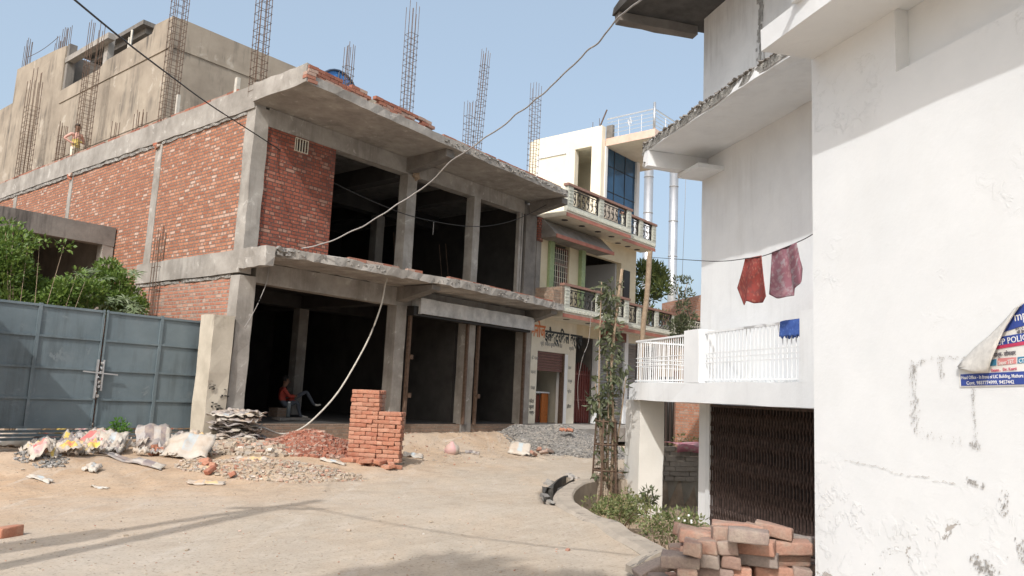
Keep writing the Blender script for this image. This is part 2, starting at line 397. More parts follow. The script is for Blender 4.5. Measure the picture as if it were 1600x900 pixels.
        if smooth:
            for p in me.polygons: p.use_smooth = True
        else:
            for i in s.smooth: me.polygons[i].use_smooth = True
        o = bpy.data.objects.new(name, me); S.collection.objects.link(o)
        if parent: o.parent = parent
        return o
def parent_loc(p):
    l = Vector((0, 0, 0))
    while p is not None: l += p.location; p = p.parent
    return l
def tag(o, label, cat, group=None):
    o['label'] = label; o['category'] = cat
    if group: o['group'] = group
    return o
def thing(name, label, cat, loc, group=None):
    o = bpy.data.objects.new(name, None); S.collection.objects.link(o); o.location = loc; o.empty_display_size = .2
    return tag(o, label, cat, group)
def structure(o): o['kind'] = 'structure'; return o
def stuff(o): o['kind'] = 'stuff'; return o
def recenter(o, loc):
    'move the origin of a top level mesh object to loc'
    loc = Vector(loc); o.data.transform(Matrix.Translation(-(loc-o.location))); o.location = loc; return o
def copytree(o, parent=None):
    c = o.copy(); S.collection.objects.link(c); c.parent = parent
    for ch in list(o.children): copytree(ch, c)
    return c
_curtmp = []
def text(s, name, body, P0, xdir, ydir, size, mat, parent, depth=.002, sx=1.0, bold=0):
    cu = bpy.data.curves.new(name, 'FONT'); cu.body = body; cu.size = size; cu.extrude = depth; cu.offset = bold; cu.resolution_u = 2
    t = bpy.data.objects.new(name, cu); S.collection.objects.link(t)
    bpy.context.view_layer.update()
    me = bpy.data.meshes.new_from_object(t.evaluated_get(bpy.context.evaluated_depsgraph_get()))
    bpy.data.objects.remove(t)
    org = parent_loc(parent); zz = xdir.cross(ydir)
    M = Matrix((xdir*sx, ydir, zz)).transposed().to_4x4(); M.translation = P0-org
    me.transform(M); me.materials.clear(); me.materials.append(mat)
    o = bpy.data.objects.new(name, me); S.collection.objects.link(o); o.parent = parent
    return o
def sagline(a, b, sag, n=24, wob=0):
    out = []
    for i in range(n+1):
        t = i/n; p = a.lerp(b, t) - Z*sag*4*t*(1-t)
        if wob: p = p + noise.noise_vector(Vector((t*n*.6, a.x, 3)))*wob
        out.append(p)
    return out

# ================================================================ ground
PIT = [px(*q) for q in ((925,755),(902,764),(892,776),(893,788),(906,798),(931,812),(960,822),(989,841),(1029,862),(1060,884))]
PITpoly = PIT + [PR(5.6, 2.75), PR(4.6, 3.2), PR(4.2, 4.5), PR(4.2, 13), PR(15.75, 13), PR(15.75, 7.6), px(975, 752)]
SLOT = [px(*q) for q in ((851,763),(849,776),(856,786),(866,790),(868,782),(872,768),(882,760),(896,752),(893,744),(880,748),(866,758),(860,764))]
def inside(p, poly):
    c = False; n = len(poly); j = n-1
    for i in range(n):
        a, b = poly[i], poly[j]
        if (a.y > p.y) != (b.y > p.y) and p.x < (b.x-a.x)*(p.y-a.y)/(b.y-a.y)+a.x: c = not c
        j = i
    return c
def sm(x, a, b):
    t = min(1, max(0, (x-a)/(b-a))); return t*t*(3-2*t)
def gz(p, flat=False):
    u, v = p.dot(U), p.dot(V)
    r = (p - Vector((0, 12, 0))).length
    z = .22*sm(v, 10.5, 14.5)*(1-sm(r, 40, 60)) 
    if r < 30:
        # sand along the left gate and along the shop fronts
        z += .20*math.exp(-((u-4.6)/1.2)**2 - ((v-13.2)/.7)**2) + .10*math.exp(-((u-7.2)/1.6)**2-((v-15.0)/.6)**2)
        z += .30*sm(u, 11, 12.6)*(1-sm(u, 17.5, 19))*math.exp(-((v-14.3)/.75)**2)
        z += .10*math.exp(-((u-9.3)/1.6)**2 - ((v-12.6)/1.2)**2)
        off = sm(v, 8.5, 12)
        z += noise.noise(Vector((p.x*.5, p.y*.5, 0)))*.03 + noise.noise(Vector((p.x*2.3, p.y*2.3, 1)))*(.008+.03*off) + noise.noise(Vector((p.x*7, p.y*7, 2)))*(.002+.012*off)
    if flat: return z
    if inside(p, PITpoly): return -.65 + noise.noise(Vector((p.x*1.5, p.y*1.5, 5)))*.08 
    if inside(p, SLOT): return -.85
    return z
def pg(x, y):
    'where the sight line through a photo pixel meets the ground'
    r = fw + rt*(x-800)/1192.4 - up*(y-450)/1192.4; d = 4.0
    while d < 45:
        q = Vector((0, 0, H)) + r*d
        if q.z < gz(q, True): return Vector((q.x, q.y, 0))
        d += .03
    return px(x, y, 0)
def P3(p): return Vector((p.x, p.y, gz(p)))
def axis(lo, hi, step, far):
    a = []; x = lo
    while x <= hi: a.append(x); x += step
    s = step; x = lo; pre = []
    while x > -far: s *= 1.35; x -= s; pre.append(x)
    s = step; x = a[-1]; post = []
    while x < far: s *= 1.35; x += s; post.append(x)
    return pre[::-1]+a+post
xs = axis(-10, 6.2, .085, 700); ys = axis(5.5, 27, .1, 700)
g = MB(); gv = {}
for i, x in enumerate(xs):
    for j, y in enumerate(ys): gv[i, j] = g.vert((x, y, gz(Vector((x, y, 0)))))
for i in range(len(xs)-1):
    for j in range(len(ys)-1): g.face([gv[i, j], gv[i+1, j], gv[i+1, j+1], gv[i, j+1]], smooth=True)
# dusty ground: pale worn concrete road blending into orange sand
gm, nt, b = newmat('dusty_ground'); p = pos(nt)
dotv = N_(nt, 'ShaderNodeVectorMath', operation='DOT_PRODUCT'); nt.links.new(p, dotv.inputs[0]); dotv.inputs[1].default_value = tuple(V)
dotu = N_(nt, 'ShaderNodeVectorMath', operation='DOT_PRODUCT'); nt.links.new(p, dotu.inputs[0]); dotu.inputs[1].default_value = tuple(U)
nb = noise_n(nt, p, .55, 5, .6, .4)
ma = N_(nt, 'ShaderNodeMath', operation='MULTIPLY_ADD'); nt.links.new(nb.outputs[0], ma.inputs[0]); ma.inputs[1].default_value = 5.0; nt.links.new(dotv.outputs['Value'], ma.inputs[2])
mb_ = N_(nt, 'ShaderNodeMath', operation='MULTIPLY_ADD'); nt.links.new(dotu.outputs['Value'], mb_.inputs[0]); mb_.inputs[1].default_value = -.32; nt.links.new(ma.outputs[0], mb_.inputs[2])
# v - .32u + noise : small = road, large = sand
mr = N_(nt, 'ShaderNodeMapRange'); nt.links.new(mb_.outputs[0], mr.inputs[0]); mr.inputs[1].default_value = 8.6; mr.inputs[2].default_value = 12.2
n2 = noise_n(nt, p, 2.6, 7, .7); n3 = noise_n(nt, p, 26, 5, .75); n5 = noise_n(nt, stretch(nt, p, 1, .35, 1), 1.1, 5, .6)
road = ramp(nt, n2.outputs[0], [(.28, (.37, .31, .24)), (.5, (.43, .365, .29)), (.75, (.48, .415, .335))]).outputs[0]
sand = ramp(nt, n2.outputs[0], [(.3, (.39, .26, .16)), (.55, (.47, .33, .215)), (.75, (.51, .38, .265))]).outputs[0]
col = mix(nt, mr.outputs[0], road, sand)
pn = ramp(nt, n5.outputs[0], [(.45, (0, 0, 0)), (.7, (.55, .55, .55))]); col = mix(nt, pn.outputs[0], col, (.50, .385, .275))
n6 = noise_n(nt, p, 1.7, 6, .65, .8)
col = mix(nt, ramp(nt, n6.outputs[0], [(.56, (0, 0, 0)), (.72, (.42, .42, .42))]).outputs[0], col, (.33, .27, .215))
n7 = noise_n(nt, stretch(nt, p, 2.2, .3, 1), 1.6, 6, .7, .3)
col = mix(nt, ramp(nt, n7.outputs[0], [(.55, (0, 0, 0)), (.68, (.5, .5, .5))]).outputs[0], col, (.53, .47, .40))
cx = N_(nt, 'ShaderNodeCombineXYZ')
mu_ = N_(nt, 'ShaderNodeMath', operation='MULTIPLY'); nt.links.new(dotu.outputs['Value'], mu_.inputs[0]); mu_.inputs[1].default_value = .16; nt.links.new(mu_.outputs[0], cx.inputs[0])
mv_ = N_(nt, 'ShaderNodeMath', operation='MULTIPLY'); nt.links.new(dotv.outputs['Value'], mv_.inputs[0]); mv_.inputs[1].default_value = 1.7; nt.links.new(mv_.outputs[0], cx.inputs[1])
n8 = noise_n(nt, cx.outputs[0], 1.3, 6, .62, .25)      # wheel worn bands along the lane
col = mix(nt, ramp(nt, n8.outputs[0], [(.42, (0, 0, 0)), (.5, (.3, .3, .3)), (.56, (0, 0, 0)), (.66, (.25, .25, .25))]).outputs[0], col, (.335, .27, .205))
n9 = noise_n(nt, p, .35, 4, .5); col = mix(nt, ramp(nt, n9.outputs[0], [(.5, (0, 0, 0)), (.64, (.35, .35, .35))]).outputs[0], col, (.50, .44, .37))
spk = ramp(nt, n3.outputs[0], [(.34, (.5, .47, .43)), (.45, (1, 1, 1)), (.7, (1.06, 1.06, 1.06))]); col = mix(nt, .8, col, spk.outputs[0], 'MULTIPLY')
vor = N_(nt, 'ShaderNodeTexVoronoi'); vor.inputs['Scale'].default_value = 9; nt.links.new(p, vor.inputs['Vector'])
vr = ramp(nt, vor.outputs['Distance'], [(.05, (1, 1, 1)), (.09, (0, 0, 0))]); vs = N_(nt, 'ShaderNodeMath', operation='MULTIPLY'); nt.links.new(vr.outputs[0], vs.inputs[0])
nr8 = ramp(nt, noise_n(nt, p, .9, 3).outputs[0], [(.5, (0, 0, 0)), (.6, (.7, .7, .7))]); nt.links.new(nr8.outputs[0], vs.inputs[1])
col = mix(nt, vs.outputs[0], col, (.22, .17, .13))
# pit soil
sz = N_(nt, 'ShaderNodeSeparateXYZ'); nt.links.new(p, sz.inputs[0])
zr = N_(nt, 'ShaderNodeMapRange'); nt.links.new(sz.outputs[2], zr.inputs[0]); zr.inputs[1].default_value = -.1; zr.inputs[2].default_value = -.35
col = mix(nt, zr.outputs[0], col, ramp(nt, n2.outputs[0], [(.35, (.22, .165, .12)), (.65, (.38, .29, .20))]).outputs[0])
nt.links.new(col, b.inputs['Base Color']); b.inputs['Roughness'].default_value = .97
hh = N_(nt, 'ShaderNodeMath', operation='MULTIPLY_ADD'); nt.links.new(n3.outputs[0], hh.inputs[0]); hh.inputs[1].default_value = .35; nt.links.new(n2.outputs[0], hh.inputs[2])
bump(nt, b, hh.outputs[0], .6, .03)
structure(g.build('ground', gm))

# kerb: the curved concrete lip round the sunken yard
k = MB(); K = [px(*q) for q in ((975,750),(945,751),(925,755),(902,764),(892,776),(893,788),(906,798),(931,812),(960,822),(989,841),(1029,862),(1062,885),(1110,930))]
def spline(P, n=5):
    out = []
    for i in range(len(P)-1):
        p0, p1, p2, p3 = P[max(i-1, 0)], P[i], P[i+1], P[min(i+2, len(P)-1)]
        for j in range(n):
            t = j/n; out.append(.5*((2*p1)+(p2-p0)*t+(2*p0-5*p1+4*p2-p3)*t*t+(3*p1-p0-3*p2+p3)*t**3))
    return out+[P[-1]]
K = spline(K); rows = []
for i, q in enumerate(K):
    t = (K[min(i+1, len(K)-1)]-K[max(i-1, 0)]).normalized(); o = Vector((-t.y, t.x, 0))
    # o points to the pit side or not: make it point away from the pit
    if inside(q+o*.25, PITpoly): o = -o
    j = noise.noise(q*2.5)*.02
    rows.append([k.vert(q - o*.06 - Z*.8), k.vert(q - o*.05 + Z*(.035+j)), k.vert(q - o*.02 + Z*(.06+j)), k.vert(q + o*(.20+j) + Z*(.05+j)), k.vert(q + o*.27 + Z*.01), k.vert(q + o*.28 - Z*.55)])
for a, c in zip(rows, rows[1:]):
    for i in range(5): k.face([a[i], c[i], c[i+1], a[i+1]])
kerbm = surf('worn_kerb', (.30, .26, .215), (.44, .38, .31), 2.5, .95, .6, 25, 0, blotch=4, blotchcol=(.17, .15, .13), bdist=.03)
structure(k.build('kerb', kerbm))

# ================================================================ unfinished building
CO = 8.9
bld = thing('unfinished_building', 'unfinished two storey brick and concrete building with dark open bays and rebar on the roof', 'building', PU(CO, 15, .2))
def part(name, mat, *boxes, P=PU, parent=None, seg=None, jit=0):
    mb = MB()
    for b_ in boxes: mb.box(P, *b_, seg=seg, jit=jit)
    return mb.build(name, mat, parent)
V1 = 25.0; UE = 19.25
# plinth, floor, ceilings, inside walls
part('plinth', brick_mud, (CO+.4, UE, 14.98, 15.2, -.1, .70), parent=bld)
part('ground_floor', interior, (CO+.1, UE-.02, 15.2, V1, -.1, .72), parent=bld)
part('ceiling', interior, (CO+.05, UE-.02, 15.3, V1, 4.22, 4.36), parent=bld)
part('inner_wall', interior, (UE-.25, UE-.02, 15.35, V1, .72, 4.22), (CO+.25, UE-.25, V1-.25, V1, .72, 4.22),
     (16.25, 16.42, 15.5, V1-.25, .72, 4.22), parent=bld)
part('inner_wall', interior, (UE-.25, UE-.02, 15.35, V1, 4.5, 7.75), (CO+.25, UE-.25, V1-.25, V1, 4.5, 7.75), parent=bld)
for u in (11.3, 13.5, 16.2): 
    part('column', concrete, (u, u+.32, 19.3, 19.62, 4.5, 7.75), parent=bld)
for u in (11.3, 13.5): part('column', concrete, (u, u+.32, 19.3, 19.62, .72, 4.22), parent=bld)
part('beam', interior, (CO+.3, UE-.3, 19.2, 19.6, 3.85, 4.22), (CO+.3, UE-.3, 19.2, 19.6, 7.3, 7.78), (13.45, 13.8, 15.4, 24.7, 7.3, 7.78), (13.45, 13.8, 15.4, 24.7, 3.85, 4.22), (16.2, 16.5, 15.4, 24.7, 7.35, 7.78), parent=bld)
# front columns
part('corner_column', concrete, (CO-.03, CO+.36, 14.97, 15.36, -.1, 3.9), (CO-.03, CO+.32, 14.97, 15.34, 4.45, 7.72), seg=.35, jit=.025, parent=bld)
for u in (13.42, 16.18, 18.85):
    part('column', concrete, (u, u+.36, 14.96, 15.32, .0, 3.78), seg=.4, jit=.012, parent=bld)
part('column', concrete, (13.52, 13.86, 14.97, 15.3, 4.45, 7.36), seg=.4, jit=.012, parent=bld)
part('column', concrete, (16.2, 16.48, 14.97, 15.28, 4.45, 7.36), seg=.4, jit=.012, parent=bld)
part('column', concrete, (18.35, 18.45, 14.97, 15.1, 4.45, 7.36), (18.5, 18.56, 14.98, 15.08, 4.45, 7.36), parent=bld)
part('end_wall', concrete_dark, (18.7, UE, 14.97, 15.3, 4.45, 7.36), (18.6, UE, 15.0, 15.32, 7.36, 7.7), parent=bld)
# slabs, with their ragged concrete edges
lowpts = [px(453,400,4.27), px(560,421,4.27), px(690,444,4.27), px(700,445,4.27), px(770,459,4.27), px(880,485,4.27)]
lowpts = [PU(9.0, 14.1), PU(9.55, 13.85), PU(11.3, 13.72), PU(13.4, 13.58), PU(13.7, 13.5), PU(15.9, 13.55), PU(17.5, 13.65), PU(19.35, 13.85)]
sl = MB(); sl.prism(lowpts + [PU(19.35, 15.0), PU(8.93, 15.0)], 4.27, 4.47, seg=.18, jit=.05)
sl.build('floor_slab', concrete, bld)
ed = MB()
for a_, b_ in zip(lowpts, lowpts[1:]):
    n_ = int((b_-a_).length/.08)
    for i in range(n_):
        q = a_.lerp(b_, (i+random.random())/n_)
        ed.chunk(q + Z*(4.31+random.random()*.14) + V*.035, (.11, .05, .03+.05*random.random()))
for i in range(26): ed.chunk(PU(9.1+random.random()*.45, 13.92+random.random()*.3, 4.31+random.random()*.13), (.13, .13, .10))
ed.build('broken_slab_edge', concrete_rough, bld)
uppts = [PU(8.78, 13.02), PU(10.8, 13.15), PU(13.2, 13.32), PU(15.5, 13.42), PU(18.95, 13.55)]
sl = MB(); sl.prism(uppts + [PU(18.95, 15.3), PU(8.85, 15.3)], 7.80, 8.0, seg=.25, jit=.03); sl.build('roof_slab', concrete, bld)
part('roof_slab', concrete_dark, (CO+.0, UE, 15.3, 36.5, 7.78, 8.0), parent=bld)
ed = MB()
for a_, b_ in zip(uppts[2:], uppts[3:]):
    n_ = int((b_-a_).length/.1)
    for i in range(n_): ed.chunk(a_.lerp(b_, (i+random.random())/n_) + Z*(7.83+random.random()*.15), (.11, .04, .03+.04*random.random()))
ed.build('broken_slab_edge', concrete_rough, bld)
# beams under the slabs
part('beam', concrete, (CO+.36, 13.42, 14.99, 15.3, 3.78, 4.25), (13.42, 18.9, 14.99, 15.3, 3.78, 4.25), seg=.5, jit=.012, parent=bld)
part('beam', concrete, (CO+.32, 18.6, 14.99, 15.3, 7.36, 7.79), seg=.5, jit=.014, parent=bld)
for (u, vv0, zt, zb, tip) in ((13.45, 13.5, 7.79, 7.4, .2), (18.85, 13.7, 7.79, 7.4, .18), (13.42, 13.7, 4.26, 3.88, .12), (18.85, 13.95, 4.26, 3.86, .12)):
    mb = MB(); o = [PU(u, 14.99, zb), PU(u+.3, 14.99, zb), PU(u+.3, vv0, zt-tip), PU(u, vv0, zt-tip)]
    t_ = [PU(u, 14.99, zt), PU(u+.3, 14.99, zt), PU(u+.3, vv0, zt), PU(u, vv0, zt)]
    i0 = [mb.vert(q) for q in o]; i1 = [mb.vert(q) for q in t_]
    mb.face([i0[3], i0[2], i0[1], i0[0]]); mb.face(i1)
    for i in range(4): j = (i+1) % 4; mb.face([i0[i], i0[j], i1[j], i1[i]])
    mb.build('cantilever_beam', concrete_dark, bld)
# left facade (plane u = CO)
part('floor_beam', concrete, (CO-.06, CO+.24, 15.0, 19.85, 3.95, 4.46), seg=.4, jit=.02, parent=bld)
part('floor_beam', concrete, (CO-.08, CO+.1, 13.95, 15.0, 4.03, 4.46), seg=.2, jit=.04, parent=bld)
part('roof_beam', concrete, (CO-.06, CO+.24, 15.0, 32.5, 7.68, 8.24), seg=.4, jit=.03, parent=bld)
part('roof_beam', concrete, (CO-.12, CO+.12, 13.05, 15.0, 7.80, 8.22), seg=.3, jit=.03, parent=bld)
part('mortar_line', concrete_rough, (CO-.035, CO+.1, 15.35, 19.3, 7.60, 7.67), (CO-.035, CO+.1, 19.65, 32.5, 7.58, 7.67), (CO-.02, CO+.1, 15.4, 19.7, 3.86, 3.94), seg=.12, jit=.04, parent=bld)
cols = [(19.28, 19.62), (24.9, 25.15), (29.6, 29.9)]
for a0, a1 in cols: part('column', concrete, (CO-.02, CO+.25, a0, a1, 4.46, 7.62), seg=.4, jit=.018, parent=bld)
part('column', concrete, (CO-.03, CO+.25, 19.65, 19.95, -.1, 3.95), seg=.4, jit=.02, parent=bld)
vv = 15.34
for a0, a1 in cols+[(32.5, 32.6)]:
    part('brick_panel', brick, (CO, CO+.22, vv, a0, 4.46, 7.63), parent=bld); vv = a1
part('brick_panel', brick_low, (CO, CO+.22, 15.36, 19.65, -.1, 3.9), parent=bld)
part('brick_panel', brick_low, (CO, CO+.22, 19.95, 32.5, -.1, 4.46), parent=bld)
# stub of bricks left on the column heads
mb = MB()
for q in ((CO-.05, 19.4, 7.66), (CO-.05, 24.95, 7.62)):
    for i in range(5): mb.chunk(PU(q[0]+random.random()*.06, q[1]+random.random()*.22, q[2]-random.random()*.12), (.16, .16, .09))
mb.build('loose_brick_stub', rubblem, bld)
# facade panel with the ventilation grille
gu, gz0 = (9.98, 10.32), (7.02, 7.32)
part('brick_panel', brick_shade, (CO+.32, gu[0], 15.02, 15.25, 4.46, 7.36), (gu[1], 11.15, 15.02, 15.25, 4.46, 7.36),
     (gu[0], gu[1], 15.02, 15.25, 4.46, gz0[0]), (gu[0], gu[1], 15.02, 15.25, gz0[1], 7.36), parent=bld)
gr = part('ventilation_grille', ivory, (gu[0]-.01, gu[1]+.01, 14.995, 15.03, gz0[0]-.012, gz0[0]), (gu[0]-.01, gu[1]+.01, 14.995, 15.03, gz0[1], gz0[1]+.012),
     (gu[0]-.012, gu[0], 14.997, 15.04, gz0[0], gz0[1]), (gu[1], gu[1]+.012, 14.997, 15.04, gz0[0], gz0[1]), *[(gu[0]+.04+i*.075, gu[0]+.056+i*.075, 15.0, 15.03, gz0[0], gz0[1]) for i in range(4)], parent=bld)
# toothed brick end of that panel
mb = MB()
for i in range(17):
    if i % 2: mb.box(PU, 11.15, 11.15+.05+random.random()*.04, 15.03, 15.24, 4.5+i*.168, 4.575+i*.168)
pass
# brick courses on top of slabs
def brickrow(pts, z0, courses, name, skip=0, parent=bld, mat=None):
    mb = MB(); 
    for a_, b_ in zip(pts, pts[1:]):
        L = (b_-a_).length; d = (b_-a_)/L; n_ = int(L/.245); o = Vector((-d.y, d.x, 0))
        for c in range(courses):
            for i in range(n_):
                if random.random() < skip*(c+1)/courses: continue
                q = a_ + d*((i+(c % 2)*.5)*.245) + Z*(z0+c*.082) + o*(random.random()*.02)
                mb.obox(q, d*.228, o*.11, Z*.072)
    return mb.build(name, mat or parm, parent)
brickrow([PU(8.85, 13.1), PU(10.8, 13.22), PU(12.9, 13.36)], 8.01, 3, 'parapet_bricks', .1)
brickrow([PU(13.2, 13.38), PU(15.5, 13.5), PU(18.9, 13.62)], 8.01, 1, 'parapet_bricks', .02)
brickrow([PU(CO-.03, 32), PU(CO-.03, 15.6)], 8.245, 1, 'parapet_bricks', .02)
brickrow([PU(10.9, 13.85), PU(13.25, 13.7)], 4.475, 1, 'loose_slab_bricks', .05)
brickrow([PU(14.0, 13.65), PU(19.2, 13.95)], 4.475, 1, 'loose_slab_bricks', .02)
mb = MB()
for i in range(5): mb.obox(PU(8.72+random.random()*.1, 13.0, 7.82+i*.075), PU(.23, 0)+Z*.01, PU(0, .14), Z*.065)
mb.build('loose_slab_bricks', parm, bld)
# rolling shutter hood over the two narrow bays and the channels
hd = MB(); hd.box(PU, 13.98, 18.9, 14.62, 14.66, 3.62, 4.02, seg=.35, jit=.02); hd.box(PU, 13.98, 18.9, 14.66, 14.96, 3.98, 4.02); hd.box(PU, 13.96, 14.0, 14.62, 14.96, 3.6, 4.02)
hd.build('shutter_hood', zinc, bld)
part('shutter_box', iron, (13.8, 18.8, 14.70, 14.97, 3.55, 3.80), parent=bld)
for u in (13.84, 16.10, 16.58, 18.76): part('shutter_channel', rebar, (u, u+.07, 14.86, 14.95, .70, 3.62), parent=bld)
mb = MB()
for u, z_ in ((16.62, 1.45), (13.9, 1.4), (13.88, 2.4)): mb.box(PU, u, u+.09, 14.80, 14.86, z_, z_+.12)
mb.build('shutter_lock', rebar, bld)
part('sill_wall', concrete_dark, (16.1, 16.5, 14.92, 14.98, -.05, .70), parent=bld)
# props and rods standing in the upper bays
mb = MB().bar(PU(14.1, 15.3, 4.48), PU(13.98, 15.25, 5.15), .06)
mb.build('timber_prop', wood, bld)
mb = MB()
for u in (15.2, 15.35, 15.9, 17.2, 17.5): mb.bar(PU(u, 17, 4.5), PU(u+.25, 17.6, 6+random.random()*.5), .025)
mb.build('steel_rods', rebar, bld)
mb = MB().tube(sagline(PU(14.8, 15.2, 6.35), PU(14.8, 15.2, 5.95), 0, 3), .012)
mb.build('hanging_wire', cable_grey, bld)
mb = MB()
for i in range(4): mb.chunk(PU(13.66+random.random()*.16, 14.9, 7.28+random.random()*.1), (.16, .12, .12))
mb.build('straw_nest', wood, bld)
part('drain_pipe', pipewhite, (9.02, 9.1, 19.05, 19.13, 8.1, 8.95), parent=bld)
part('drain_pipe', pipewhite, (8.86, 8.95, 15.9, 16.0, 8.1, 8.62), parent=bld)
# rebar cages
def cage(p, z0, z1, w=.26, d=.26, nu=3, nv=3, ties=None, lean=(0, 0), name='rebar_cage', parent=bld, step=.19, rag=.35):
    mb = MB(); hh = z1-z0
    def P_(u_, v_, z_): return p + U*(u_+lean[0]*(z_-z0)) + V*(v_+lean[1]*(z_-z0)) + Z*z_
    for i in range(nu):
        for j in range(nv):
            if 0 < i < nu-1 and 0 < j < nv-1: continue
            a_ = -w/2+w*i/(nu-1); b_ = -d/2+d*j/(nv-1)
            mb.bar(P_(a_, b_, z0), P_(a_+random.uniform(-.015, .015), b_+random.uniform(-.015, .015), z1-random.random()*rag*.5), .0135)
    z_ = z0+.12
    while z_ < z1-rag-.15:
        w2, d2 = w/2+.012, d/2+.012; dz = random.uniform(-.02, .02)
        c = [P_(-w2, -d2, z_), P_(w2, -d2, z_+dz), P_(w2, d2, z_), P_(-w2, d2, z_-dz)]
        for i in range(4): mb.bar(c[i], c[(i+1) % 4], .009)
        z_ += step*random.uniform(.85, 1.15)
    return mb.build(name, rebar, parent)
cage(PU(8.98, 15.2), 8.0, 11.2, lean=(-.015, 0)); cage(PU(9.02, 19.5), 8.1, 12.4, .34, .3); cage(PU(9.02, 24.95), 8.1, 12.9, .34, .36, rag=1.2)
cage(PU(9.02, 29.8), 8.1, 12.4, .34, .42, rag=1.4, nu=4); cage(PU(9.25, 27.3), 8.1, 9.9, .2, .2)
cage(PU(11.45, 15.2), 8.0, 10.35, .2, .2); cage(PU(13.5, 15.2), 8.0, 12.35, .26, .24, rag=.7); cage(PU(16.35, 15.2), 8.0, 12.2, .2, .2, lean=(.06, 0))
cage(PU(16.12, 15.3), 8.0, 10.4, .24, .2); cage(PU(19.05, 15.1), 8.0, 11.95, .28, .24); cage(PU(20.1, 18.0), 8.0, 9.9, .3, .3, rag=1)
for q in ((9.0, 21.2), (9.0, 20.9), (9.0, 22.6)): cage(PU(*q), 8.1, 9.0, .12, .2, 2, 2)
# starter bars hanging on the left wall
cage(PU(8.82, 18.72), 3.0, 5.4, .1, .3, 2, 3, rag=.8, step=.6)

# upper storey wall, set back on the roof
ux = 9.6; vc = 21.1
up_ = thing('plastered_upper_block', 'tall windowless block of bare brown plaster rising on the roof behind the brick side wall', 'building', PU(ux, vc, 8.0))
def wall_profile(mb, P, fixed, pts, z0, thick):
    'wall standing on line pts [(s, ztop)...] with stepped top; P(s, off, z)'
    for (s0, t0), (s1, t1) in zip(pts, pts[1:]):
        L = abs(s1-s0); n_ = max(1, round(L/.5))
        lo0 = [mb.vert(P(s0, 0, z0)), mb.vert(P(s1, 0, z0)), mb.vert(P(s1, 0, t1)), mb.vert(P(s0, 0, t0))]
        lo1 = [mb.vert(P(s0, thick, z0)), mb.vert(P(s1, thick, z0)), mb.vert(P(s1, thick, t1)), mb.vert(P(s0, thick, t0))]
        mb.face(lo0); mb.face(list(reversed(lo1)))
        for i in range(4): j = (i+1) % 4; mb.face([lo0[j], lo0[i], lo1[i], lo1[j]])
mb = MB()
wall_profile(mb, lambda s, o, z: PU(ux+o, s, z), 0, [(vc, 11.98), (22.2, 12.02), (22.35, 11.78), (25.4, 11.72), (26.0, 11.55), (29.1, 11.5)], 8.0, .25)
mb.build('side_wall', plaster, up_)
mb = MB()
wall_profile(mb, lambda s, o, z: PU(ux+o, s, z), 0, [(29.1, 13.2), (30.2, 13.3), (34.0, 13.5)], 8.0, .25)
wall_profile(mb, lambda s, o, z: PU(ux+o, s, z), 0, [(34.0, 12.1), (36, 12.1)], 8.0, .25)
mb.build('side_wall', plaster, up_)
mb = MB(); mb.box(PU, ux+.25, 17.5, vc, vc+.25, 8.0, 12.0)
mb.build('front_wall', plaster, up_)
part('band', plaster, (ux-.03, ux+.0, vc+.05, 29.0, 11.0, 11.04), (ux-.02, ux+.0, vc+.05, 29, 8.9, 8.93), parent=up_)
part('front_band', plaster, (ux+.1, 17.5, vc-.03, vc+.0, 11.05, 11.09), parent=up_)
part('roof', plaster_dark, (ux+.25, 17.5, vc+.25, 34, 11.2, 11.35), parent=up_)
part('stair_tower', concrete_dark, (ux+.25, 12.6, 29.1, 29.35, 11.35, 12.9), (12.4, 12.7, 25.6, 29.1, 11.35, 12.3), (ux+.05, ux+.3, 28.9, 29.12, 11.3, 13.25), parent=up_)
part('tower_beam', concrete, (ux+.02, ux+.25, 25.6, 29.1, 12.55, 12.75), (ux+.25, ux+.45, 26.1, 26.4, 11.7, 12.9), parent=up_)
part('tower_roof', concrete_dark, (ux+.9, 13.3, 25.2, 30.0, 13.3, 13.45), (ux+1.1, 13.1, 25.4, 29.8, 13.1, 13.3), parent=up_)
part('tower_pier', brick_grey, (ux+1.3, ux+1.6, 26.0, 26.4, 11.35, 13.1), (12.6, 12.9, 26.0, 26.4, 11.35, 13.1), (ux+1.3, ux+1.6, 29.3, 29.6, 11.35, 13.1), parent=up_)
for q, zt in (((ux+.1, 29.5), 14.1), ((ux+.1, 30.1), 13.9), ((ux+.1, 33.4), 14.7)): cage(PU(*q), 13.1, zt, .12, .5, 2, 4, rag=.6, parent=up_, name='starter_bars', step=5)
mb = MB().tube(sagline(PU(ux+.1, 30.3, 13.9), PU(ux+.1, 33.4, 13.9), .1, 8), .01); mb.build('slack_wire', rebar, up_)
mb = MB(); mb.bar(PU(ux+.1, 24, 11.7), PU(ux+.1, 24, 12.4), .05); mb.bar(PU(ux+.1, 24.15, 11.7), PU(ux+.1, 24.15, 12.2), .04); mb.build('vent_pipe', pipewhite, up_)

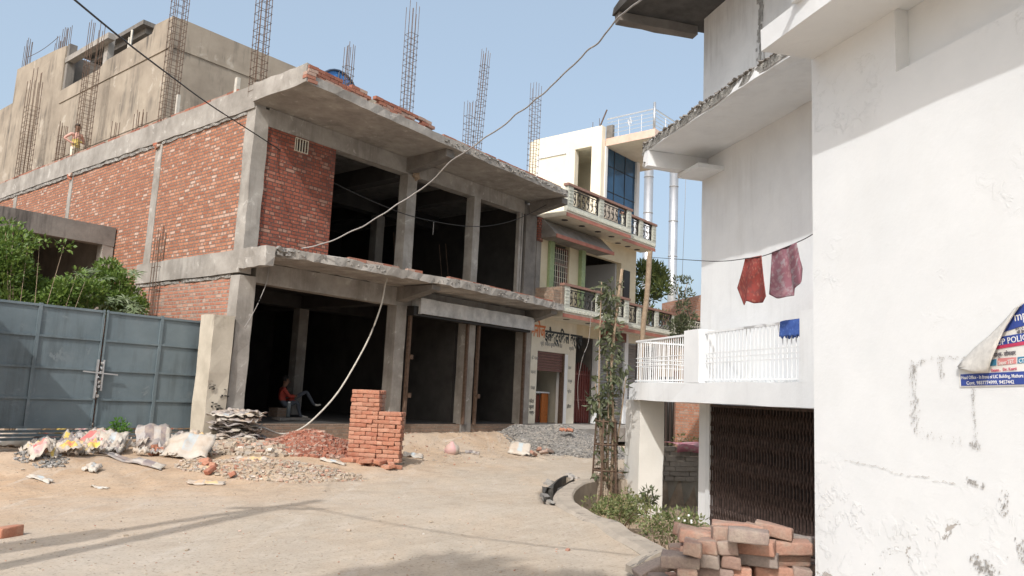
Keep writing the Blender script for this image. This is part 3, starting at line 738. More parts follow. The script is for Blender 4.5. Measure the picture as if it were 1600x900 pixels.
# low concrete shed behind the gate
shed = thing('concrete_shed', 'low open concrete shed behind the metal gate with a grey stained roof edge', 'shed', PU(5, 21.5, 0))
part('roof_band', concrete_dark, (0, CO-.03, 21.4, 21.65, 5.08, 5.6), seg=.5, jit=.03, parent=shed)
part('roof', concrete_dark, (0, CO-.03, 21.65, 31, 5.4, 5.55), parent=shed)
part('post', concrete, (CO-.33, CO-.04, 21.42, 21.72, 0, 5.08), seg=.4, jit=.02, parent=shed)
part('post', concrete_dark, (3.5, 3.8, 21.42, 21.72, 0, 5.08), parent=shed)
part('side_wall', plaster_dark, (CO-.12, CO-.05, 21.75, 27, 0, 5.4), parent=shed)  # dark panel added over the brick so the shed looks shaded inside
part('back_wall', plaster_dark, (0, CO-.13, 27, 27.25, 0, 5.4), (0, .2, 21.7, 27, 0, 5.4), parent=shed)
part('inner_column', plaster_dark, (6.3, 6.7, 24, 24.4, 0, 5.4), parent=shed)

# ================================================================ gate and its pillars
GV = 15.75
gate = thing('metal_gate', 'wide blue grey sheet metal double gate chained shut', 'gate', PU(6.6, GV, .45))
def leaf(u0, u1, zl, zr_, name, nb):
    mb = MB(); w_ = u1-u0
    mb.box(PU, u0, u1, GV, GV+.012, .58, 2.86); lf = mb.build(name, gatepaint, gate)
    fr = MB()
    for i in range(nb+1):
        q = u0+w_*i/nb; fr.box(PU, max(u0, q-.03), min(u1, q+.03), GV-.035, GV-.002, .58, 2.88)
    for z_ in (.60, 1.13, 1.70, 2.28, 2.84): fr.box(PU, u0+.03, u1-.03, GV-.03, GV-.004, z_-.022, z_+.022)
    fr.build('frame', gatepaint, lf)
    return lf
leaf(4.20, 6.50, 0, 0, 'gate_leaf', 2); leaf(6.54, 8.76, 0, 0, 'gate_leaf', 2)
ft = MB()
for z_ in (.36, .43, .50): ft.box(PU, 4.20, 8.76, GV, GV+.03, z_, z_+.045)
ft.build('bottom_rails', gatepaint, gate)
lt = MB(); lt.box(PU, 6.44, 6.475, GV-.09, GV-.05, 1.15, 1.9); lt.box(PU, 6.55, 6.58, GV-.09, GV-.05, 1.3, 1.9); lt.bar(PU(6.2, GV-.08, 1.66), PU(6.85, GV-.08, 1.62), .025)
for i in range(8): lt.chunk(PU(6.51+random.uniform(-.04, .04), GV-.08, 1.2+i*.09), (.05, .03, .06))
lt.build('latch', steel, gate)
pl = MB(); pl.box(PU, 8.34, 8.80, 14.9, 15.45, -.05, 2.98, seg=.3, jit=.03)
pil = pl.build('gate_pillar', surf('cream_washed_pillar', (.43, .385, .31), (.57, .515, .425), 1.6, .93, .3, 24, .6, (.25, .21, .16), blotch=1.4, blotchcol=(.36, .31, .25)))
tag(pil, 'square pale plastered gate pillar at the right end of the blue grey gate, with black paint marks', 'pillar'); recenter(pil, PU(8.5, 15.3, -.05))
mk = MB()
for i in range(34):
    q = random.choice(((8.42, 1.42), (8.70, 1.30), (8.62, 1.0), (8.5, 1.05)))
    a_, z_ = q[0]+random.uniform(-.07, .1), q[1]+random.uniform(-.12, .12)
    mk.obox(PU(a_, 14.9-.028, z_), PU(.02+.04*random.random(), 0), PU(0, .012), Z*(.01+.02*random.random()))
mk.build('paint_marks', iron, pil)
pl = MB(); pl.box(PU, 3.55, 4.16, 14.5, 15.85, -.05, 3.05, seg=.4, jit=.03)
tag(recenter(pl.build('gate_pillar', plaster), PU(3.9, 15.2, 0)), 'gate pillar of bare plaster at the far left end of the gate', 'pillar')

# ================================================================ yellow house
yh = thing('yellow_house', 'pale yellow two storey house with ornate balconies and a painted shop front', 'house', PU(22, 15, .7))
YE = 25.7; Y0 = UE+.02
# body
part('side_wall', concrete_dark, (Y0, Y0+.2, 15.25, 24, .7, 7.4), (YE-.2, YE, 15.25, 24, 4.3, 7.4), parent=yh)
part('back_wall', ivory, (Y0, YE, 24, 24.2, .7, 7.4), parent=yh)
part('roof', ivory, (Y0, YE, 15.0, 24.2, 7.42, 7.56), parent=yh)
part('floor', concrete, (Y0, 29.5, 15.25, 20, .5, .72), (Y0+.2, YE, 15.25, 24, 4.28, 4.4), parent=yh)
# ground floor front: shop opening 19.75..21.2, gate bay 21.8..23.1, shutter 23.3..24.7
part('shop_wall', ivory, (Y0, 19.62, 15.0, 15.25, .72, 4.26), (19.62, 21.32, 15.0, 15.25, 3.05, 4.26), (21.32, 21.78, 15.0, 15.25, .72, 4.26), parent=yh)
part('lintel', yellow, (21.78, 23.3, 15.0, 15.2, 3.72, 4.26), parent=yh)
part('door_post', white_shade, (23.12, 23.32, 14.97, 15.2, .72, 3.72), parent=yh)
part('passage_wall', plaster_dark, (21.8, 23.12, 18.0, 18.2, .72, 4.26), parent=yh); part('passage_wall', plaster_dark, (23.12, 23.2, 15.25, 18, .72, 4.26), (21.78, 21.84, 15.25, 18, .72, 4.26), parent=yh)
mg = MB(); mg.box(PU, 21.86, 23.08, 15.3, 15.32, .74, 2.55)
for i in range(9): mg.box(PU, 21.9+i*.145, 21.93+i*.145, 15.26, 15.3, .74, 2.6+.25*math.sin(i/8*math.pi))
mg.box(PU, 21.86, 23.08, 15.255, 15.298, 1.5, 1.56); mg.box(PU, 21.86, 23.08, 15.255, 15.298, 2.4, 2.45)
mg.build('door', maroon, yh)
sh = MB()
for i in range(30): sh.box(PU, 23.36, 24.9, 15.0+(i % 2)*.02, 15.1, .74+i*.1, .83+i*.1)
sh.build('rolling_shutter', shuttermat, yh)
part('shutter_box', maroon, (23.33, 24.95, 14.9, 15.15, 3.74, 4.2), parent=yh)
part('pier', white, (24.95, 25.2, 14.95, 15.2, .72, 4.26), (27.2, 27.5, 14.95, 15.2, .72, 4.26), parent=yh)
sh = MB()
for i in range(30): sh.box(PU, 25.25, 27.15, 15.0+(i % 2)*.02, 15.1, .74+i*.1, .83+i*.1)
sh.build('rolling_shutter', shuttermat, yh)
part('annexe_wall', ivory, (27.5, 29.6, 15.0, 15.2, .72, 4.26), (25.2, 27.2, 15.0, 15.2, 3.76, 4.26), parent=yh)
# shop: brown shutter half up, inside with shelves and orange counter
sh = MB()
for i in range(7): sh.box(PU, 19.66, 21.05, 15.03+(i % 2)*.012, 15.12, 2.42+i*.09, 2.5+i*.09)
sh.build('rolling_shutter', brownshutter, yh)
part('shutter_channel', rebar, (21.05, 21.12, 14.98, 15.14, .72, 3.05), parent=yh)
part('inner_wall', ivory, (19.62, 21.6, 18.2, 18.3, .72, 4.2), (21.5, 21.6, 15.25, 18.2, .72, 4.2), (Y0+.2, Y0+.3, 15.25, 18.2, .72, 4.2), parent=yh)
part('jamb', white, (21.12, 21.32, 14.995, 15.3, .72, 3.04), parent=yh)
part('step', concrete, (Y0-.3, 29, 12.9, 15.0, .28, .70), seg=.6, jit=.03, parent=yh)
# first floor
part('front_wall', yellow, (Y0+.25, 20.0, 15.0, 15.2, 4.4, 7.4), (20.0, 21.2, 15.0, 15.2, 4.4, 5.0), (21.2, 21.75, 15.0, 15.2, 4.4, 7.4), (20.0, 21.2, 15.0, 15.2, 6.75, 7.4), (24.6, YE, 15.0, 15.2, 4.4, 7.4), (21.75, 24.6, 15.0, 15.2, 6.72, 7.4), parent=yh)
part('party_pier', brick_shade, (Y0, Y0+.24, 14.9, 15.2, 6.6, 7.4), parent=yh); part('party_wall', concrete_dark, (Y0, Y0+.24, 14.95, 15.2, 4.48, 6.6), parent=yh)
part('pilaster', green, (19.95, 20.2, 14.9, 14.998, 4.4, 6.72), parent=yh); part('pilaster', green, (21.75, 21.98, 14.85, 15.2, 4.4, 6.72), parent=yh)
mb = MB(); q_ = [(14.3, 6.72), (14.99, 6.72), (14.99, 7.34), (14.86, 7.34), (14.3, 6.80)]
e0 = [mb.vert(PU(Y0+.15, v_, z_)) for v_, z_ in q_]; e1 = [mb.vert(PU(22.9, v_, z_)) for v_, z_ in q_]
mb.face(e0); mb.face(list(reversed(e1)))
for i in range(5): j = (i+1) % 5; mb.face([e0[j], e0[i], e1[i], e1[j]])
mb.build('sun_shade', surf('shade_slab', (.16, .145, .13), (.27, .25, .225), 2, .9, .2, 30, .5), yh)
part('shade_edge', redoxide, (Y0+.15, 22.9, 14.26, 14.3, 6.68, 6.8), parent=yh)
part('loggia_wall', surf('grey_room_wall', (.42, .41, .40), (.5, .49, .48), 1, .9), (21.98, 24.6, 16.6, 16.7, 4.4, 6.72), (24.5, 24.6, 15.2, 16.6, 4.4, 6.72), parent=yh)
wn = part('window', maroon, (20.2, 20.26, 15.05, 15.15, 5.0, 6.6), (21.1, 21.16, 15.05, 15.15, 5.0, 6.6), (20.2, 21.16, 15.05, 15.15, 6.55, 6.62), (20.2, 21.16, 15.05, 15.15, 6.02, 6.1), (20.65, 20.71, 15.05, 15.15, 5.0, 6.05), parent=yh)
part('pane', iron, (20.2, 21.16, 15.12, 15.14, 5.0, 6.6), parent=wn)
part('grille', ivory, *[(20.2+.12*i, 20.215+.12*i, 15.02, 15.035, 5.0, 6.6) for i in range(1, 8)], *[(20.2, 21.16, 15.025, 15.03, 5.0+.2*i, 5.012+.2*i) for i in range(1, 8)], parent=wn)
part('door', iron, (24.75, 25.2, 14.96, 15.0, 4.4, 6.5), parent=yh)
# balconies
def balcony(u0, u1, vf, zs, posts, name):
    bal = MB(); bal.box(PU, u0, u1, vf, 15.0 if u1 < 26 else 15.0, zs, zs+.16)
    slab = bal.build(name, ivory, yh)
    part('red_band', redoxide, (u0, u1, vf-.02, vf+.0, zs-.02, zs+.1), parent=slab)
    co = MB(); co.box(PU, u0, u1, vf-.03, vf+.1, zs+.16, zs+.34)
    n_ = int((u1-u0)/.09)
    for i in range(n_): co.box(PU, u0+i*.09, u0+i*.09+.045, vf-.05, vf-.03, zs+.17, zs+.27)
    co.build('cornice', greenwhite, slab)
    zt = zs+.98
    rl = MB(); rl.box(PU, u0-.03, u1+.03, vf-.07, vf+.13, zt, zt+.08); rl.build('coping', brownrail, slab)
    for q in posts:
        ps = MB(); ps.box(PU, q-.15, q+.15, vf-.035, vf+.1, zs+.34, zt)
        for i in range(5): ps.box(PU, q-.1+.02*(i % 2), q+.1-.02*(i % 2), vf-.05, vf-.035, zs+.4+i*.11, zs+.46+i*.11)
        ps.build('baluster_post', greenwhite, slab)
    for a_, b_ in zip(posts, posts[1:]):
        fr = MB(); x0, x1 = a_+.15, b_-.15; z0, z1 = zs+.34, zt
        fr.box(PU, x0, x1, vf, vf+.03, z0, z0+.04); fr.box(PU, x0, x1, vf, vf+.03, z1-.04, z1); fr.box(PU, x0, x0+.04, vf, vf+.03, z0+.04, z1-.04); fr.box(PU, x1-.04, x1, vf, vf+.03, z0+.04, z1-.04)
        fr.box(PU, x0+.04, x1-.04, vf, vf+.02, z1-.12, z1-.09)
        rs = random.Random(5)
        n2_ = max(2, int((x1-x0)/.22))
        for i in range(n2_):          # scrolls of wrought iron
            cx = x0+(i+.5)*(x1-x0)/n2_; cz = (z0+z1)/2-.03
            for sgn in (1, -1):
                pts = [PU(cx+sgn*(.10*(1-t)*math.cos(t*7)), vf+.015, cz+sgn*(.20*t-.08*math.sin(t*7))) for t in [k_/9 for k_ in range(10)]]
                fr.tube(pts, .013, 4)
            fr.bar(PU(cx-.1, vf+.015, z0), PU(cx+.1, vf+.015, z1-.1), .016)
            fr.bar(PU(cx+.12, vf+.015, z0), PU(cx+.02, vf+.015, z1-.1), .014)
        fr.build('iron_panel', iron, slab)
    return slab
def lamps(slab, us, vf, z_):
    for q in us:
        MB().cyl(PU(q, vf+.45, z_-.012), .11, .012, 12).build('ceiling_lamp', jali, slab)
ub = balcony(19.45, 23.45, 13.95, 7.38, [19.62, 21.45, 23.28], 'upper_balcony'); lamps(ub, (20.0, 21.0, 22.0, 22.9), 13.95, 7.38)
ub2 = balcony(23.55, 26.0, 14.35, 7.38, [23.75, 24.85, 25.85], 'upper_balcony'); lamps(ub2, (24.0, 24.7, 25.4), 14.35, 7.38)
lb = balcony(19.45, 23.45, 13.95, 4.12, [19.62, 21.45, 23.28], 'lower_balcony'); lamps(lb, (20.3, 21.6), 13.95, 4.12)
lb2 = balcony(23.55, 30.5, 14.35, 4.08, [23.75, 24.85, 26.2, 27.6, 29.0, 30.4], 'lower_balcony')
part('brick_end_wall', brick_mud, (19.3, 19.43, 13.9, 14.95, 4.3, 5.05), (18.95, 19.28, 13.95, 14.1, 4.5, 4.9), parent=yh)
# low roof wall
part('roof_wall', surf('buff_wall', (.50, .42, .34), (.6, .52, .43), 2, .9), (22.9, 24.1, 14.9, 15.0, 7.56, 8.75), parent=yh)
# stair room and canopy, on top of the yellow house
part('stair_room', cream, (23.6, 23.85, 15.4, 15.85, 7.56, 11.95), (23.6, 23.85, 16.62, 18.7, 7.56, 11.95), (23.6, 23.85, 15.85, 16.62, 11.2, 11.95), (23.6, 27, 18.7, 18.9, 7.56, 11.9), parent=yh)
part('recess', white, (23.55, 23.6, 16.9, 17.0, 8.3, 11.1), (23.55, 23.6, 18.35, 18.45, 8.3, 11.1), (23.55, 23.6, 16.9, 18.45, 11.1, 11.2), parent=yh)
part('inner_wall', ivory, (25.3, 25.4, 15.5, 18.7, 7.56, 11.9), parent=yh)
gl = part('glass_wall', glassblue, (23.85, 26.2, 15.45, 15.5, 7.56, 11.2), parent=yh)
part('mullion', iron, *[(u, u+.02, 15.43, 15.45, 7.56, 11.2) for u in (24.6, 25.4)], *[(23.9, 26.2, 15.435, 15.45, z_, z_+.025) for z_ in (8.5, 9.5, 10.5)], parent=gl)
part('corner_post', white_shade, (26.2, 26.42, 15.35, 15.6, 7.56, 11.2), (23.85, 24.0, 15.36, 15.44, 7.56, 11.2), parent=yh)
cn = part('canopy', ivory, (23.9, 27.5, 13.3, 18.7, 11.22, 11.42), parent=yh)
part('canopy_edge', surf('pink_edge', (.62, .43, .34), (.72, .55, .45), 3, .85), (23.87, 23.9, 13.3, 15.4, 11.2, 11.5), (23.87, 27.5, 13.27, 13.3, 11.2, 11.5), parent=cn)
MB().cyl(PU(24.9, 14.2, 11.2), .16, .02, 14).build('ceiling_lamp', jali, cn)
rl = MB()
for z_ in (11.7, 11.85, 12.0, 12.15): rl.bar(PU(23.95, 15.4, z_), PU(23.95, 13.36, z_), .018); rl.bar(PU(23.95, 13.36, z_), PU(27.4, 13.36, z_), .018)
rl.bar(PU(23.95, 15.4, 12.3), PU(23.95, 13.36, 12.3), .04); rl.bar(PU(23.95, 13.36, 12.3), PU(27.4, 13.36, 12.3), .04)
for v_ in (14.9, 14.4, 13.9): rl.bar(PU(23.95, v_, 11.5), PU(23.95, v_, 12.2), .02)
for u_ in (24.8, 25.6, 26.5): rl.bar(PU(u_, 13.36, 11.5), PU(u_, 13.36, 12.2), .03)
rl.tube([PU(23.95, 13.36, 11.45), PU(23.95, 13.36, 12.55)], .05, 8); 
for i in range(10): rl.bar(PU(23.94, 14.4+.12*math.cos(i), 12+.12*math.sin(i)), PU(23.94, 14.4-.12*math.cos(i+1), 12-.12*math.sin(i+1)), .014)
rl.build('steel_railing', steel, cn)
mb = MB(); mb.bar(PU(23.7, 15.6, 11.9), PU(24.2, 15.6, 12.8), .04); mb.bar(PU(23.7, 15.6, 11.9), PU(23.7, 15.6, 12.3), .02); mb.bar(PU(23.7, 15.9, 11.9), PU(23.7, 15.9, 12.2), .02); mb.build('roof_rod', rebar, yh)
part('parapet_pier', concrete_dark, (23.86, 24.0, 15.1, 15.38, 11.5, 12.0), parent=yh)
# painted writing
signblack = plain('sign_black', (.03, .04, .045), .7); signorange = plain('sign_orange', (.62, .20, .07), .7); signgrey = plain('sign_grey', (.28, .28, .27), .7)
text(S, 'sign_lettering', 'मनोज', PU(19.22, 14.993, 3.50), U, Z, .58, signorange, yh, sx=.60, bold=.014)
text(S, 'sign_lettering', 'इलैक्ट्रिकल वर्क्स', PU(19.98, 14.993, 3.42), U, Z, .50, signblack, yh, sx=.60, bold=.016)
text(S, 'sign_lettering', 'प्रो. मनोज कुमार  मेन रोड', PU(19.75, 14.993, 3.24), U, Z, .17, signgrey, yh, sx=.75, bold=.003)
for q, zz_, s_ in ((19.30, 2.75, 'के पास'), (19.30, 2.3, 'वायर'), (19.32, 1.8, 'पंखा'), (19.28, 1.38, 'मोटर'), (19.28, 1.2, 'कूलर'), (19.30, 1.02, 'पम्प'), (21.36, 3.2, 'स्विच'), (21.36, 2.55, 'तार'), (21.36, 2.1, 'बल्ब'), (21.36, 1.75, 'प्रेस'), (21.36, 1.25, 'हीटर')):
    text(S, 'side_lettering', s_, PU(q, 14.99, zz_), U, Z, .15, signgrey if zz_ > 1.5 else signblack, yh, sx=.9)

# shop counter and shelves: things inside the shop
ct = thing('shop_counter', 'orange wooden counter standing inside the small electrical shop', 'counter', PU(20.6, 15.7, .72))
part('front', orangewood, (20.75, 21.10, 15.6, 15.66, .72, 1.7), parent=ct); part('side', plain('brown_side', (.16, .05, .03)), (19.8, 20.75, 15.7, 15.75, .72, 1.65), parent=ct); part('top', white_shade, (19.75, 21.1, 15.55, 16.3, 1.7, 1.75), parent=ct)
sv = thing('shop_shelves', 'steel shelves with small goods at the back of the electrical shop', 'shelf', PU(20.5, 17.8, .72))
for i in range(6): part('shelf', white_shade, (19.8, 21.45, 16.5, 16.8, .9+i*.4, .94+i*.4), parent=sv)
mb = MB()
for i in range(46): q = random.randint(0, 5); mb.obox(PU(19.85+random.random()*1.4, 16.52, .93+q*.4), PU(.05+.1*random.random(), 0), PU(0, .15), Z*(.1+.15*random.random()))
mb.build('goods', plain('mixed_goods', (.40, .37, .33), .6, 0, .8, 9), sv)

# ================================================================ white houses on the right
LN = 7.5; LE = 13.42
wh = thing('white_balcony_house', 'whitewashed house with a railed balcony on a square pillar and a folding grille below', 'house', PR(12, LN, -.65))
part('wall', white, (4.2, LE, LN, LN+.3, 1.95, 6.61), P=PR, seg=1.2, jit=.02, parent=wh)
part('upper_wall', white_shade, (4.2, LE, LN, LN+.3, 6.62, 12.0), P=PR, seg=1.2, jit=.02, parent=wh)
part('end_wall', white, (LE-.3, LE, LN+.3, 14, -.7, 12), P=PR, parent=wh)
part('ground_wall', white, (12.95, LE, LN, LN+.3, -.7, 1.6), (4.2, 9.2, LN, LN+.3, -.7, 1.6), (LE-3, LE-.3, 11.8, 12.0, -.7, 1.6), (9.2, 12.95, 10.8, 11, -.7, 1.6), P=PR, parent=wh)
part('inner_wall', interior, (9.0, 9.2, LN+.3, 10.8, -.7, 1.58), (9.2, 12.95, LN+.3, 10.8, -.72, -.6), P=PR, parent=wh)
mb = MB(); mb.prism([PR(4.2, 6.2), PR(13.42, 6.2), PR(13.42, LN), PR(4.2, LN)], 6.45, 6.62, seg=.3, jit=.03)
ws = mb.build('shade_slab', white, wh)
ed = MB()
for i in range(170):
    q = 8+5.5*random.random(); zt = random.random()
    ed.chunk(PR(q, 6.212, 6.485+zt*.12), (.06, .018, .022))
for i in range(30): ed.chunk(PR(13.32+random.random()*.1, 6.2+random.random()*.12, 6.18+random.random()*.36), (.08, .06, .08))
ed.box(PR, 8, 13.40, 6.192, 6.199, 6.47, 6.605, seg=.1, jit=.006)
ed.build('broken_edge', surf('mouldy_broken_concrete', (.10, .095, .085), (.42, .41, .38), 7, .95, 1, 18, 0, blotch=5, blotchcol=(.05, .048, .045), bdist=.05), ws)
ed = MB()
for i in range(220): q = 8+5.45*random.random(); ed.chunk(PR(q, 6.23+random.random()*.05, 6.62+random.random()*.015), (.20, .06, .03))
ed.build('sooty_top', concrete_dark, ws)
part('end_beam', white, (13.2, LE, 6.2, LN, 6.14, 6.448), P=PR, seg=.3, jit=.02, parent=ws)
part('corner_shelf', white, (12.6, LE+.02, 6.95, LN, 6.04, 6.12), P=PR, parent=ws)
mb = MB(); mb.prism([PR(8, 5.68), PR(13.95, 5.68), PR(13.95, LN+.3), PR(8, LN+.3)], 9.5, 9.68, seg=.4, jit=.03)
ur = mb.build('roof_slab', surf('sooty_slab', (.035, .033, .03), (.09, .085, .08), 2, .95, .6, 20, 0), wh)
part('roof_beam', plaster_dark, (13.7, 13.92, 5.72, LN, 9.3, 9.498), P=PR, seg=.3, jit=.02, parent=ur)
mb = MB()
for i in range(110): z_ = 6.7+random.random()*2.8; mb.obox(PR(11.36+random.gauss(0, .045), LN-.026, z_), A*(.01+.045*random.random()), N*.01, Z*(.03+.16*random.random()))
mb.build('mould_streak', surf('mould', (.24, .24, .235), (.46, .46, .45), 9), wh)
# balcony
BN = 6.5; BE = 14.5
part('balcony_slab', white, (4.2, BE, BN, LN, 1.61, 1.95), (LE, BE, LN, 9.0, 1.61, 1.95), P=PR, seg=.6, jit=.02, parent=wh)
for b_ in ((11.68, 12.2, BN, BN+.3, 1.95, 2.86), (8.4, 8.95, BN, BN+.3, 1.95, 2.92), (BE-.3, BE-.02, BN+1.3, BN+1.6, 1.95, 2.8)): part('balcony_post', white, b_, P=PR, seg=.4, jit=.012, parent=wh)
def railing(P0, P1, name, parent, n_):
    mb = MB(); d = P1-P0
    mb.bar(P0+Z*2.8, P1+Z*2.8, .035); mb.bar(P0+Z*2.0, P1+Z*2.0, .03)
    for z_ in (2.29, 2.37, 2.45): mb.bar(P0+Z*z_, P1+Z*z_, .014)
    for i in range(n_+1): q = P0+d*(i/n_); mb.bar(q+Z*1.96, q+Z*2.8, .013)
    return mb.build(name, white, parent)
railing(PR(8.98, BN+.12), PR(11.66, BN+.12), 'balcony_railing', wh, 26)
railing(PR(12.22, BN+.12), PR(BE-.05, BN+.12), 'balcony_railing', wh, 26)
railing(PR(BE-.05, BN+.12), PR(BE-.05, 8.9), 'balcony_railing', wh, 22)
mb = MB(); mb.box(PR, 14.2, 14.9, 6.62, 7.15, -.75, 1.61, seg=.5, jit=.02)
tag(recenter(mb.build('porch_pillar', white), PR(14.5, 6.9, -.7)), 'square white pillar carrying the left corner of the balcony', 'pillar') if False else mb.build('porch_pillar', surf('cream_pillar', (.66, .645, .60), (.73, .715, .67), 1.5, .9, .2, 30, .15, (.5, .45, .38)), wh)
# folding grille
gl = MB(); W_ = 3.75; n_ = 44
for i in range(n_+1):
    q = 9.2+W_*i/n_; gl.box(PR, q-.011, q+.011, LN-.015, LN+.015, -.62, 1.58)
for i in range(n_):
    q0, q1 = 9.2+W_*i/n_, 9.2+W_*(i+1)/n_
    for z_ in (-.5, -.05, .40, .85, 1.2):
        gl.bar(PR(q0, LN-.02, z_), PR(q1, LN-.02, z_+.26), .014); gl.bar(PR(q1, LN-.024, z_), PR(q0, LN-.024, z_+.26), .014)
gl.box(PR, 9.2, 12.95, LN-.03, LN+.03, 1.55, 1.6)
fg = gl.build('folding_grille', grille, wh)
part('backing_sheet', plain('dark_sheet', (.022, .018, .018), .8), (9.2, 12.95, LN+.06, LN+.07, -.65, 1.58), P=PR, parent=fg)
part('jamb', white_shade, (12.95, 13.08, LN-.05, LN, -.68, 1.6), P=PR, parent=wh)
# big white block in the foreground
BE2 = 3.86; BN2 = 2.9
bw = thing('white_corner_house', 'white painted house filling the right edge, its plaster flaking low down', 'house', PR(2, BN2, 0))
flak, nt, b = newmat('flaking_whitewash'); p = pos(nt)
n1 = noise_n(nt, p, 2.2, 6, .6); c0 = ramp(nt, n1.outputs[0], [(.3, (.70, .715, .72)), (.7, (.76, .772, .775))]).outputs[0]
sz = N_(nt, 'ShaderNodeSeparateXYZ'); nt.links.new(p, sz.inputs[0])
lowm = N_(nt, 'ShaderNodeMapRange'); nt.links.new(sz.outputs[2], lowm.inputs[0]); lowm.inputs[1].default_value = 1.55; lowm.inputs[2].default_value = .9
n2 = noise_n(nt, p, 4.2, 8, .72, .6)
ad = N_(nt, 'ShaderNodeMath', operation='MULTIPLY_ADD'); nt.links.new(lowm.outputs[0], ad.inputs[0]); ad.inputs[1].default_value = .10; nt.links.new(n2.outputs[0], ad.inputs[2])
fr = ramp(nt, ad.outputs[0], [(.735, (0, 0, 0)), (.742, (1, 1, 1))])
col = mix(nt, fr.outputs[0], c0, (.42, .39, .36))
st = noise_n(nt, stretch(nt, p, 1, 1, .3), 1.5, 5); col = mix(nt, ramp(nt, st.outputs[0], [(.5, (0, 0, 0)), (.75, (.25, .25, .25))]).outputs[0], col, (.62, .6, .57))
nt.links.new(col, b.inputs['Base Color']); b.inputs['Roughness'].default_value = .9
n3 = noise_n(nt, p, 10, 6, .7, .4); pe = ramp(nt, n3.outputs[0], [(.52, (0, 0, 0)), (.56, (1, 1, 1))])
pm = N_(nt, 'ShaderNodeMath', operation='MULTIPLY'); nt.links.new(pe.outputs[0], pm.inputs[0])
pk = noise_n(nt, p, 1.3, 3); pmk = ramp(nt, pk.outputs[0], [(.48, (0, 0, 0)), (.6, (.6, .6, .6))]); nt.links.new(pmk.outputs[0], pm.inputs[1])
hs = N_(nt, 'ShaderNodeMath', operation='MULTIPLY_ADD'); nt.links.new(fr.outputs[0], hs.inputs[0]); hs.inputs[1].default_value = -2.0; nt.links.new(pm.outputs[0], hs.inputs[2])
nz = noise_n(nt, p, 30, 4); h2 = N_(nt, 'ShaderNodeMath', operation='MULTIPLY_ADD'); nt.links.new(nz.outputs[0], h2.inputs[0]); h2.inputs[1].default_value = .35; nt.links.new(hs.outputs[0], h2.inputs[2])
pv_ = bump(nt, b, h2.outputs[0], .6, .006)
nw_ = noise_n(nt, stretch(nt, p, 1, 1, 1.8), 2.6, 4, .55); bump(nt, b, nw_.outputs[0], .12, .03, pv_)
part('wall', flak, (-3, BE2, BN2, 8, -.7, 3.38), (3.17, BE2, BN2, 8, 3.38, 6.5), (-3, 3.17, BN2+.085, 8, 3.38, 6.5), P=PR, parent=bw)
part('slab_seat', white, (-3, 3.168, BN2+.002, BN2+.084, 3.74, 3.85), P=PR, parent=bw)
part('shade_slab', white, (-3, BE2-.02, 2.53, BN2, 3.73, 3.86), P=PR, seg=.5, jit=.012, parent=bw)
part('slab_lip', white_shade, (-3, 3.5, 2.5, BN2, 3.862, 3.9), P=PR, seg=.2, jit=.025, parent=bw)
# scars of an old frame on the wall: broken plaster flakes
fl = MB(); rs = random.Random(4)
def crack(pts, w_=.0022, amp=.006, seg=.012):
    'thin jagged ribbon of missing paint'
    for (a0, z0), (a1, z1) in zip(pts, pts[1:]):
        k_ = max(2, int(math.hypot(a1-a0, z1-z0)/seg)); pr = None
        for i in range(k_+1):
            t = i/k_; a_ = a0+(a1-a0)*t+rs.gauss(0, amp*.5); z_ = z0+(z1-z0)*t+rs.gauss(0, amp*.5); w2 = w_*rs.uniform(.2, 1.4)
            c = PR(a_, BN2-.0045, z_); cur_ = (fl.vert(c+Z*w2+A*w2*.5), fl.vert(c-Z*w2-A*w2*.5))
            if pr and rs.random() < .8: fl.face([pr[0], cur_[0], cur_[1], pr[1]])
            pr = cur_
def scar(a0, z0, a1, z1, n, s_, w_):
    n = int(n*2.2); w_ *= .55; s_ *= .9
    for i in range(n):
        t = rs.random(); a_ = a0+(a1-a0)*t+rs.gauss(0, s_); z_ = z0+(z1-z0)*t+rs.gauss(0, s_)
        k_ = rs.randint(4, 6); r_ = w_*(.25+.6*rs.random()); c = PR(a_, BN2-.003, z_)
        pts = [c + A*(math.cos(q*6.28/k_+rs.random()*.5)*r_*rs.uniform(.5, 1.2)) + Z*(math.sin(q*6.28/k_)*r_*rs.uniform(.6, 1.9)) for q in range(k_)]
        d_ = -N*.003
        lo = [fl.vert(x) for x in pts]; hi = [fl.vert(x+d_) for x in pts]
        fl.face(hi); fl.face(list(reversed(hi)))
scar(3.10, 1.84, 3.09, 1.52, 70, .012, .009); scar(3.10, 1.83, 3.02, 1.86, 14, .008, .008); scar(3.0, 1.87, 2.78, 1.86, 20, .006, .007)
scar(2.93, 1.86, 2.92, 1.78, 16, .008, .008); scar(3.08, 1.51, 2.82, 1.48, 18, .012, .006); scar(2.76, 1.74, 2.75, 1.5, 40, .008, .006); scar(2.78, 1.48, 2.72, 1.47, 14, .01, .011)
scar(2.80, 1.32, 2.72, 1.30, 18, .006, .012); scar(2.61, 1.30, 2.63, 1.2, 20, .012, .011); scar(2.78, .98, 2.68, .95, 34, .02, .016); scar(2.55, 1.1, 2.53, 1.02, 22, .02, .012)
scar(3.55, 1.33, 3.0, 1.30, 30, .006, .004)
crack([(3.60, 1.335), (3.35, 1.325), (3.2, 1.30), (3.02, 1.31)], .0016, .006); crack([(3.0, 1.29), (2.93, 1.30), (2.85, 1.29)], .002); crack([(3.11, 1.86), (3.13, 1.7), (3.11, 1.5)], .0015); crack([(2.755, 1.74), (2.75, 1.5)], .0015)
fl.build('plaster_scar', surf('exposed_plaster', (.46, .44, .42), (.66, .64, .61), 25, .95), bw)

